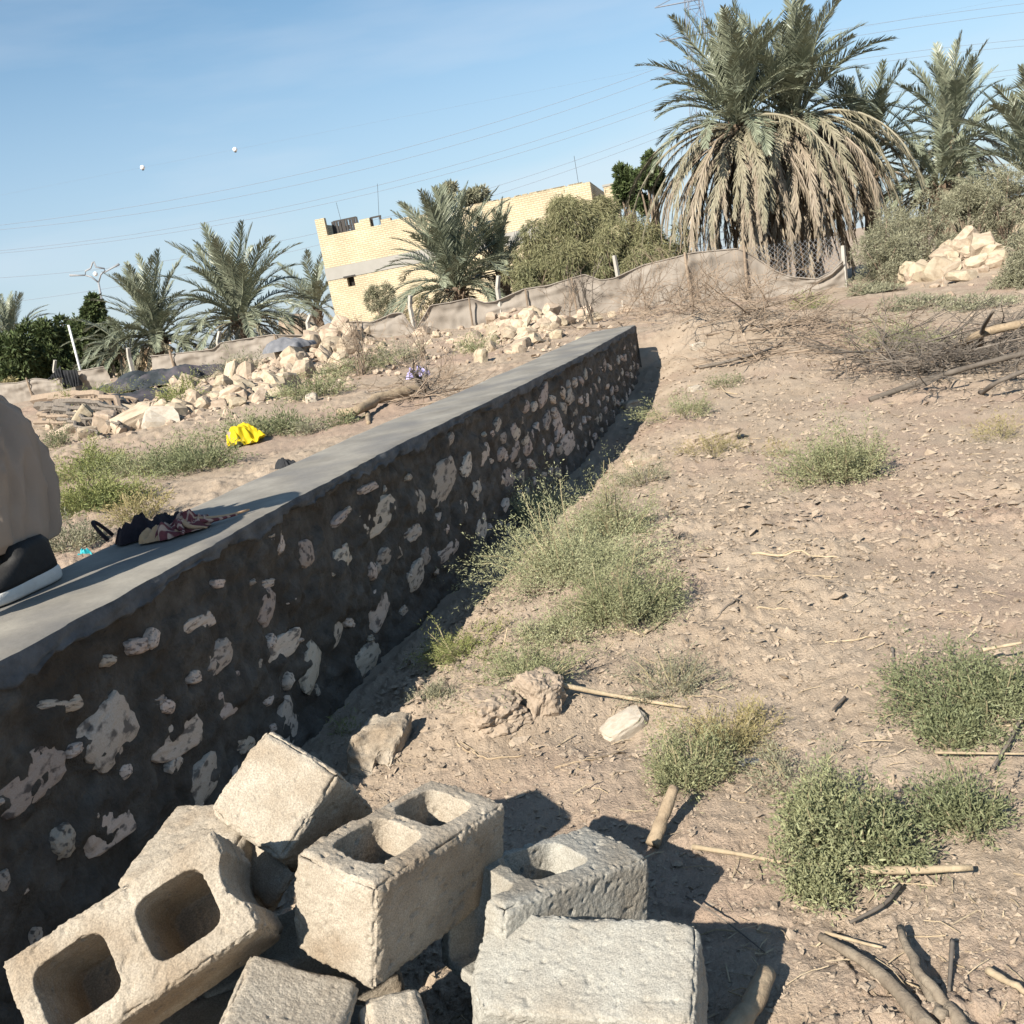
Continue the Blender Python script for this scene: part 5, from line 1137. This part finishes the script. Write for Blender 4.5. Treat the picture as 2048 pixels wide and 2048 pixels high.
for pts, nm in zip(WL, ordn):
    P = []
    L1 = [q for q in pts if q[0] <= 1400]; L2 = [q for q in pts if q[0] >= 1400]
    for seg, x0, x1 in ((L1, -260, 1400), (L2, 1400, 2300)):
        c = np.polyfit([q[0] for q in seg], [q[1] for q in seg], 2)
        for x in np.linspace(x0, x1, 26)[(0 if seg is L1 else 1):]: P.append(aty(x, np.polyval(c, x), 150))
    P = np.array(P); o_ = P[26]; mb = MB(); mb.tube(P-o_, .026, 4)
    ob('power_line', mb.mesh('power_line', M_wire), None, o_, label='thin power line crossing the sky, the %s of the six' % nm, cat='power line', group='overhead power lines')
PT = aty(1390, 30, 150); pb = ground(PT[0], 150); ph = 41.0
pyl = ob('power_pylon', None, loc=pb, label='steel lattice pylon rising behind the great palm', cat='pylon')
mb = MB(); lv = 14
for k in range(lv):
    z0, z1 = ph*k/lv, ph*(k+1)/lv; w0, w1 = 3.2*(1-k/lv)**1.2+.75, 3.2*(1-(k+1)/lv)**1.2+.75
    cs0 = [np.array([sx*w0, sy*w0, z0]) for sx, sy in ((-1, -1), (1, -1), (1, 1), (-1, 1))]; cs1 = [np.array([sx*w1, sy*w1, z1]) for sx, sy in ((-1, -1), (1, -1), (1, 1), (-1, 1))]
    for a in range(4):
        b = (a+1) % 4; mb.tube([cs0[a], cs1[a]], .07, 4, False); mb.tube([cs0[a], cs1[b]], .045, 3, False); mb.tube([cs0[b], cs1[a]], .045, 3, False); mb.tube([cs1[a], cs1[b]], .045, 3, False)
ob('lattice', mb.mesh('lattice', M_steel), pyl)
for z in (27, 31.5, 36):
    mb = MB(); mb.tube([[-5.5, 0, z], [5.5, 0, z]], .10, 4); mb.tube([[-5.5, 0, z], [-1, 0, z+1.3]], .06, 3); mb.tube([[5.5, 0, z], [1, 0, z+1.3]], .06, 3); ob('cross_arm', mb.mesh('cross_arm', M_steel), pyl)
for px, py, lab in ((470, 299, 'white marker ball hanging in the sky left of the house, the higher one'), (285, 335, 'white marker ball hanging in the sky at the left, the lower one')):
    c = aty(px, py, 110); b = ob('marker_ball', None, loc=c, label=lab, cat='marker ball', group='white marker balls in the sky')
    V, F = ICO3; ob('shell', mkmesh('shell', V*.24, [F], M_ball, True), b)
    mb = MB(); mb.tube([[0, 0, -.15], [0, 0, -.29]], [.13, .10], 8); ob('fitting', mb.mesh('fitting', M_rail), b)
    c2 = aty(px-600, py+118-0, 110); c3 = aty(px+600, py-140, 110)
P = np.array([aty(x, 335+(x-285)*(299-335)/(470-285), 110) for x in np.linspace(-300, 2300, 12)]); mb = MB(); mb.tube(P-P[0], .006, 3)
ob('guard_wire', mb.mesh('guard_wire', M_wire), None, P[0], label='hair-thin wire that carries the two white marker balls', cat='wire')

# ------------------------------------------------------------------ things on and by the wall
def ownmat(m, **k): return m
M_yel = mat('yellow_cloth', (.60, .46, .012), (.52, .385, .01), 9, .75, .3, 30, trans=.12)
M_cyan = mat('cyan_plastic', (.02, .30, .34), (.03, .36, .40), 6, .4)
M_purple = mat('purple_plastic', (.33, .30, .55), (.42, .38, .62), 8, .5)
M_bag = mat('black_bag', (.018, .015, .02), (.035, .025, .03), 14, .8, .5, 60)
def scarfmat():
    m = mat('striped_scarf', (.20, .06, .065), (.12, .04, .045), 20, .9, .4, 150)
    nt = m.node_tree; N = nt.nodes; L = nt.links; p_ = N['Principled BSDF']; old = p_.inputs['Base Color'].links[0].from_socket
    w = N.new('ShaderNodeTexWave'); w.inputs['Scale'].default_value = 14; w.inputs['Distortion'].default_value = 3; w.bands_direction = 'Y'
    t_ = N.new('ShaderNodeTexCoord'); L.new(t_.outputs['Object'], w.inputs['Vector'])
    mr = N.new('ShaderNodeMapRange'); mr.inputs['From Min'].default_value = .55; mr.inputs['From Max'].default_value = .8; L.new(w.outputs['Fac'], mr.inputs['Value'])
    x = N.new('ShaderNodeMixRGB'); x.inputs['Color2'].default_value = (.50, .34, .26, 1); L.new(mr.outputs['Result'], x.inputs['Fac']); L.new(old, x.inputs['Color1']); L.new(x.outputs['Color'], p_.inputs['Base Color'])
    return m
M_scarf = scarfmat()
M_scarf2 = mat('tan_cloth', (.55, .36, .20), (.42, .27, .17), 10, .9, .3, 60)
wy = math.atan2(1, .30)
# yellow cloth on a piece of block
p = hit(478, 892); s = mpp(p)
o = ob('block_fragment', block_mesh('block_fragment', (.18, .18, .15), M_block, seed=51, vox=.01), label='piece of cinder block under the yellow cloth beyond the wall', cat='block fragment'); put(o, p+np.array([0, .06, .07]), rotz(.35))
def drape(loc, label):
    n = 56; u = np.linspace(-1, 1, n); X, Y = np.meshgrid(u, u, indexing='ij'); r_ = np.maximum(np.abs(X+.25)*1.5, np.abs(Y)*1.5)
    z = .155-.135*ss(r_, .42, 1.15)+fb2(X*2.4, Y*2.4, 2, 91)*.07*(.3+ss(r_, .3, .9))
    z = z+.06*np.exp(-((X-.55)**2+Y**2)*7); z = z+np.abs(fb2(X*2.6+Y, Y*2.6-X*.5, 2, 93))*.045-.01
    z = np.maximum(z, .006+.0*X)
    P = np.stack([X*.165*(1+.18*fb2(X*2, Y*2, 2, 92)), Y*.15*(1+.2*fb2(X*2+9, Y*2, 2, 94)), z], -1).reshape(-1, 3)
    return ob('yellow_cloth', mkmesh('yellow_cloth', P, gridfaces(n, n), M_yel, True), None, loc, (0, 0, .25), label=label, cat='cloth')
drape(p+np.array([.075, .0, .012]), 'crumpled bright yellow cloth thrown over a piece of block beyond the wall')
q = atz(318, 1062, WALL_Z+.004)
bag = ob('cloth_bag', None, loc=atz(275, 1078, WALL_Z+.003), label='dark crumpled bag with a strap loop lying on the wall top', cat='bag')
crumple('bag_body', (.03, .01, 0), .092, .06, .075, M_bag, None, None, 61, .9, parent=bag, ridge=1.3)
mb = MB(); th = np.linspace(.15, PI-.1, 12); mb.tube(np.stack([-.075+.0*th-.05*np.sin(th), -.02+.03*np.cos(th), .015+.075*np.sin(th)], -1), .007, 6); ob('strap', mb.mesh('strap', M_bag), bag)
crumple('flap', (.10, .09, .0), .085, .04, .075, M_bag, None, None, 62, .9, parent=bag, ridge=1.4)
sc_ = ob('striped_scarf', None, loc=atz(365, 1066, WALL_Z+.004), label='dark red and beige striped scarf bunched up next to the dark bag', cat='scarf')
crumple('bunched_cloth', (-.02, .0, 0), .105, .055, .065, M_scarf, None, None, 63, .75, parent=sc_, ridge=1.6, out=.5)
crumple('bunched_cloth', (.03, .04, 0), .06, .038, .075, M_scarf, None, None, 66, 1.0, parent=sc_, ridge=1.5, out=.5)
crumple('tan_lining', (-.07, -.03, .0), .06, .036, .05, M_scarf2, None, None, 64, .4, parent=sc_, ridge=1.0)
for k, (a0, x1, y1) in enumerate(((.1, .20, .15), (.0, .17, .09), (-.1, .10, -.05), (-.12, .03, -.085))):
    t = np.linspace(0, 1, 9); P = np.stack([t*x1, t*y1+.010*np.sin(t*7+k), .012+.03*(1-t)**2], -1); mb = MB(); mb.tube(P, .012*(1-t*.7), 5); ob('fringe', mb.mesh('fringe', M_scarf if k % 2 else M_scarf2), sc_)
p = hit(170, 1118); crumple('plastic_bag', p+np.array([-.02, .05, -.03]), .05, .04, .075, M_cyan, 'cyan plastic bag in the weeds behind the wall', 'plastic bag', 67, .3)
p = hit(842, 768); crumple('plastic_bag', p+np.array([0, 0, .08]), .13, .10, .18, M_purple, 'pale purple plastic bag caught in cut branches', 'plastic bag', 68, .3, ridge=1.6, out=.6)
p = atz(580, 925, WALL_Z-.02); crumple('black_scrap', p+np.array([-.03, 0, -.02]), .05, .03, .05, M_black, 'small black scrap at the far edge of the wall top', 'litter', 69)

# ------------------------------------------------------------------ crouching person
M_skin = mat('skin', (.36, .21, .14), (.40, .24, .165), 9, .6)
M_cloth = mat('beige_clothing', (.30, .24, .19), (.34, .275, .222), 7, .9, .3, 160, c3=(.31, .245, .195), s3=3, bdist=.003)
M_hair = mat('black_hair', (.012, .010, .009), (.02, .016, .014), 30, .6)
M_shoe = mat('black_shoe', (.012, .012, .013), (.02, .02, .02), 30, .6, .2, 90)
M_sole = mat('shoe_sole', (.62, .60, .56), (.52, .50, .46), 20, .8, .3, 60)
def skin(name, verts, edges, radii, m, sub=2, parent=None):
    me = bpy.data.meshes.new(name); me.from_pydata([tuple(map(float, v)) for v in verts], edges, [])
    o = bpy.data.objects.new('tmp_'+name, me); COL.objects.link(o)
    md = o.modifiers.new('s', 'SKIN'); sd = o.modifiers.new('u', 'SUBSURF'); sd.levels = sub; sd.render_levels = sub
    for i, r in enumerate(radii):
        rr = r if isinstance(r, tuple) else (r, r); me.skin_vertices[0].data[i].radius = rr
    me.skin_vertices[0].data[0].use_root = True
    dg = bpy.context.evaluated_depsgraph_get(); m2 = bpy.data.meshes.new_from_object(o.evaluated_get(dg)); m2.name = name
    bpy.data.objects.remove(o)
    n = len(m2.vertices); V = np.empty(n*3, np.float32); m2.vertices.foreach_get('co', V); V = V.reshape(-1, 3)
    return m2, V
def finish(m2, V, m, name, parent, fold=0.0, seed=0, **k):
    if fold:
        Nn = np.empty(len(V)*3, np.float32); m2.vertices.foreach_get('normal', Nn); Nn = Nn.reshape(-1, 3)
        w = fb3((V+fb3(V*5, 2, 3)[:, None]*.08)*np.array([9, 9, 3.0])+seed, 3, seed); w2 = fb3((V+fb3(V*6, 2, 8)[:, None]*.06)*np.array([20, 20, 7.0])+seed, 2, seed+4)
        V = V+Nn*((1-np.abs(w)*3.2)*fold+(1-np.abs(w2)*3)*fold*.35)[:, None]
        m2.vertices.foreach_set('co', V.astype(np.float32).ravel())
    m2.materials.clear(); m2.materials.append(m); m2.polygons.foreach_set('use_smooth', np.ones(len(m2.polygons), bool)); m2.update()
    return ob(name, m2, parent, **k)
PO = np.array([-1.56, 2.95, WALL_Z]); pf = unit(np.array([-.35, -.94, 0])); pl_ = np.array([.94, -.35, 0])
def PW(f, l, z): return pf*f+pl_*l+np.array([0, 0, z])
# skeleton, local to PO: f forward, l to the person's left
J = {'pel': aty(-12, 1002, 2.98)-PO, 'sp': aty(-60, 930, 2.95)-PO, 'ch': aty(-100, 850, 2.90)-PO, 'nk': aty(-150, 775, 2.80)-PO, 'hdb': aty(-185, 740, 2.78)-PO, 'hd': aty(-225, 690, 2.75)-PO, 'hdt': aty(-240, 640, 2.75)-PO,
     'lh': PW(.02, .05, .22), 'lk': PW(.10, .04, .38), 'la': PW(.03, .09, .10), 'lt': PW(.17, .13, .05),
     'rh': PW(.02, -.10, .22), 'rk': PW(.13, -.10, .40), 'ra': PW(.03, -.12, .10), 'rt': PW(.17, -.13, .05),
     'ls': aty(-110, 800, 2.85)-PO+PW(.10, .12, -.02), 'le': PW(.50, .16, .40), 'lw': PW(.70, .10, .25), 'lp': PW(.76, .09, .20),
     'rs': aty(-110, 800, 2.85)-PO+PW(.06, -.17, .02), 're': PW(.50, -.22, .40), 'rw': PW(.70, -.14, .25), 'rp': PW(.76, -.13, .20)}
names = list(J); ix = {n: i for i, n in enumerate(names)}
ed = [('pel', 'sp'), ('sp', 'ch'), ('ch', 'nk'), ('nk', 'hdb'), ('hdb', 'hd'), ('hd', 'hdt'), ('pel', 'lh'), ('lh', 'lk'), ('lk', 'la'), ('la', 'lt'), ('pel', 'rh'), ('rh', 'rk'), ('rk', 'ra'), ('ra', 'rt'), ('ch', 'ls'), ('ls', 'le'), ('le', 'lw'), ('lw', 'lp'), ('ch', 'rs'), ('rs', 're'), ('re', 'rw'), ('rw', 'rp')]
rad = {'pel': .10, 'sp': .09, 'ch': .10, 'nk': .055, 'hdb': .075, 'hd': .098, 'hdt': .07, 'lh': .08, 'lk': .05, 'la': .042, 'lt': .035, 'rh': .08, 'rk': .05, 'ra': .042, 'rt': .035, 'ls': .06, 'le': .042, 'lw': .03, 'lp': .032, 'rs': .06, 're': .042, 'rw': .03, 'rp': .032}
vs = [J[n] for n in names]; es = [(ix[a], ix[b]) for a, b in ed]; rs = [rad[n] for n in names]
for sd, sg in (('l', 1), ('r', -1)):          # fingers and thumb
    wp = ix[sd+'p']; b = J[sd+'p']
    for q, (dl, ln) in enumerate(((-.03, .065), (-.010, .075), (.010, .07), (.028, .055))):
        vs += [b+PW(.02, dl, -.01), b+PW(.02+ln*.6, dl*1.15, -.03), b+PW(.02+ln*.8, dl*1.2, -.055)]; n0 = len(vs)-3; es += [(wp, n0), (n0, n0+1), (n0+1, n0+2)]; rs += [.010, .009, .007]
    vs += [b+PW(-.02, -.04*sg, -.005), b+PW(.015, -.06*sg, -.02)]; n0 = len(vs)-2; es += [(wp, n0), (n0, n0+1)]; rs += [.011, .009]
m2, V = skin('person', vs, es, rs, M_skin)
person = finish(m2, V, M_skin, 'person', None, label='person in loose beige clothes and white-soled black shoes crouching on the wall', cat='person')
person.location = PO.tolist()
hd = J['hd']
mb = MB(); V3, F3 = ICO3
mb.add(V3*[.016, .016, .022]+hd+PW(.098, 0, -.015), None, F3); ob('nose', mb.mesh('nose', M_skin), person)
for sg in (1, -1):
    mb = MB(); mb.add(V3*[.014, .014, .010]+hd+PW(.085, .034*sg, .015), None, F3); ob('eye', mb.mesh('eye', mat('eye', (.75, .73, .7), None, 3, .3) if sg > 0 else bpy.data.materials['eye']), person)
    mb = MB(); mb.add(V3*[.02, .012, .032]+hd+PW(0, .098*sg, 0), None, F3); ob('ear', mb.mesh('ear', M_skin), person)
mb = MB(); mb.add(V3*[.026, .026, .008]+hd+PW(.082, 0, -.052), None, F3); ob('mouth', mb.mesh('mouth', mat('lips', (.28, .12, .10), None, 3, .5)), person)
V4, F4 = ICO4; hv = V4*np.array([.108, .108, .108])*(1+.05*fb3(V4*9, 2, 4))[:, None]; keep = (V4@unit(PW(.9, 0, -.55))) < .28
fm = keep[F4].all(1); ob('hair', mkmesh('hair', hv+hd+PW(-.008, 0, .02), [F4[fm]], M_hair, True), person)
# clothing: one loose long garment over the folded legs and back
sil = [(84, 1082, .92), (88, 1062, 1.0), (84, 1015, 1.04), (76, 975, 1.05), (63, 930, 1.04), (48, 890, 1.0), (30, 850, .96), (8, 818, .91), (-16, 790, .83), (-42, 770, .73), (-76, 748, .58), (-110, 730, .43), (-135, 716, .30)]
rings = []; nth = 120; th = np.arange(nth)*2*PI/nth
for q in np.linspace(0, len(sil)-1, 90):
    a, b, sc1 = (np.interp(q, range(len(sil)), [v[k] for v in sil]) for k in range(3))
    P = aty(a, b, 2.98)-PO; c = np.array([P[0]-.204*sc1, P[1]-.03+.0*q, P[2]])
    c += pf*.16*ss(q, 6, 12)
    rings.append((c, sc1, q))
V = []
for c, sc1, q in rings:
    u = np.cos(th)*1.35; v = np.sin(th)*1.35
    drift = q*.22
    f1 = fb2(u*1.5+drift*.5, v*1.5+q*.10, 3, 11); f2 = fb2(u*3.4-drift*.7, v*3.4+q*.22, 2, 12)
    fold = (1-np.abs(f1)*4.0)*.020+(1-np.abs(f2)*3.2)*.011
    fold *= .55+.6*ss(q, 0, 3)
    e1 = .27*sc1*np.cos(th); e2 = (.19+.015*(1-ss(q, 0, 3)))*sc1*np.sin(th); n_ = np.stack([np.cos(th), np.sin(th)], -1)
    V.append(c+pf*(e1+fold*n_[:, 0])[:, None]+pl_*(e2+fold*n_[:, 1])[:, None]+np.array([0, 0, 1.0])*(np.sin(th*5+1)*.006+np.sin(th*2)*.008)[:, None]*(1-ss(q, 0, 2.0)))
V.append(rings[0][0]+pf*(.22*np.cos(th))[:, None]+pl_*(.155*np.sin(th))[:, None]+np.array([0, 0, .03])); V = np.concatenate([V[-1]]+V[:-1]); nr = len(rings)+1
i_, j_ = np.meshgrid(np.arange(nr-1), np.arange(nth), indexing='ij'); a = i_*nth+j_; b = i_*nth+(j_+1) % nth
V = np.vstack([V, V[-nth:].mean(0)]); j_ = np.arange(nth)
ob('long_shirt', mkmesh('long_shirt', V, [np.stack([a, b, b+nth, a+nth], -1).reshape(-1, 4), np.stack([(nr-1)*nth+j_, (nr-1)*nth+(j_+1) % nth, np.full(nth, len(V)-1)], -1)], M_cloth, True), person)
for sd in 'lr':
    m2, V = skin('sleeve', [J[sd+'s'], J[sd+'s']*.5+J[sd+'e']*.5, J[sd+'e'], J[sd+'e']*.3+J[sd+'w']*.7, J['ch']], [(0, 1), (1, 2), (2, 3), (0, 4)], [.085, .075, .068, .055, .12], M_cloth)
    finish(m2, V, M_cloth, 'sleeve', person, .008, 3)
for sd in 'lr':
    m2, V = skin('sock', [J[sd+'t']*.6+J[sd+'a']*.4, J[sd+'a'], J[sd+'a']*.5+J[sd+'k']*.5], [(0, 1), (1, 2)], [.046, .054, .058], M_shoe)
    finish(m2, V, M_shoe, 'sock', person)
def shoe(l):
    e = ob('shoe', None, person, PW(.075, l, 0)); e.rotation_euler = (0, 0, math.atan2(pf[1], pf[0]))
    n = 40; th = np.arange(n)*2*PI/n; c, s = np.cos(th), np.sin(th); x = .155*np.sign(c)*np.abs(c)**.85; y = .052*np.sign(s)*np.abs(s)**.75*(1+.14*np.clip(c, -1, 1)-.12*np.exp(-((c+.1)/.35)**2))
    def loft(prof, name, m):
        R_ = [np.stack([x*a+o_, y*b, np.full(n, z)+zx*x], -1) for (a, b, z, o_, zx) in prof]; V = np.concatenate(R_); k = len(prof)
        F = []; i, j = np.meshgrid(np.arange(k-1), np.arange(n), indexing='ij'); a = i*n+j; b = i*n+(j+1) % n; F = np.stack([a, b, b+n, a+n], -1).reshape(-1, 4)
        V = np.vstack([V, V[:n].mean(0), V[-n:].mean(0)]); j = np.arange(n); T = np.concatenate([np.stack([j, np.full(n, len(V)-2), (j+1) % n], -1), np.stack([(k-1)*n+j, (k-1)*n+(j+1) % n, np.full(n, len(V)-1)], -1)])
        return ob(name, mkmesh(name, V, [F, T], m, True), e)
    loft([(.95, .93, .003, 0, 0), (.99, .99, .010, 0, 0), (1.0, 1.0, .024, 0, 0), (.98, .98, .038, 0, -.03), (.95, .94, .042, 0, -.03)], 'sole', M_sole)
    loft([(.95, .95, .040, 0, -.03), (.95, .95, .054, 0, -.04), (.90, .92, .076, -.004, -.08), (.74, .86, .104, -.026, -.16), (.48, .80, .126, -.052, -.10), (.44, .72, .150, -.05, 0)], 'upper', M_shoe)
shoe(.135); shoe(-.13)
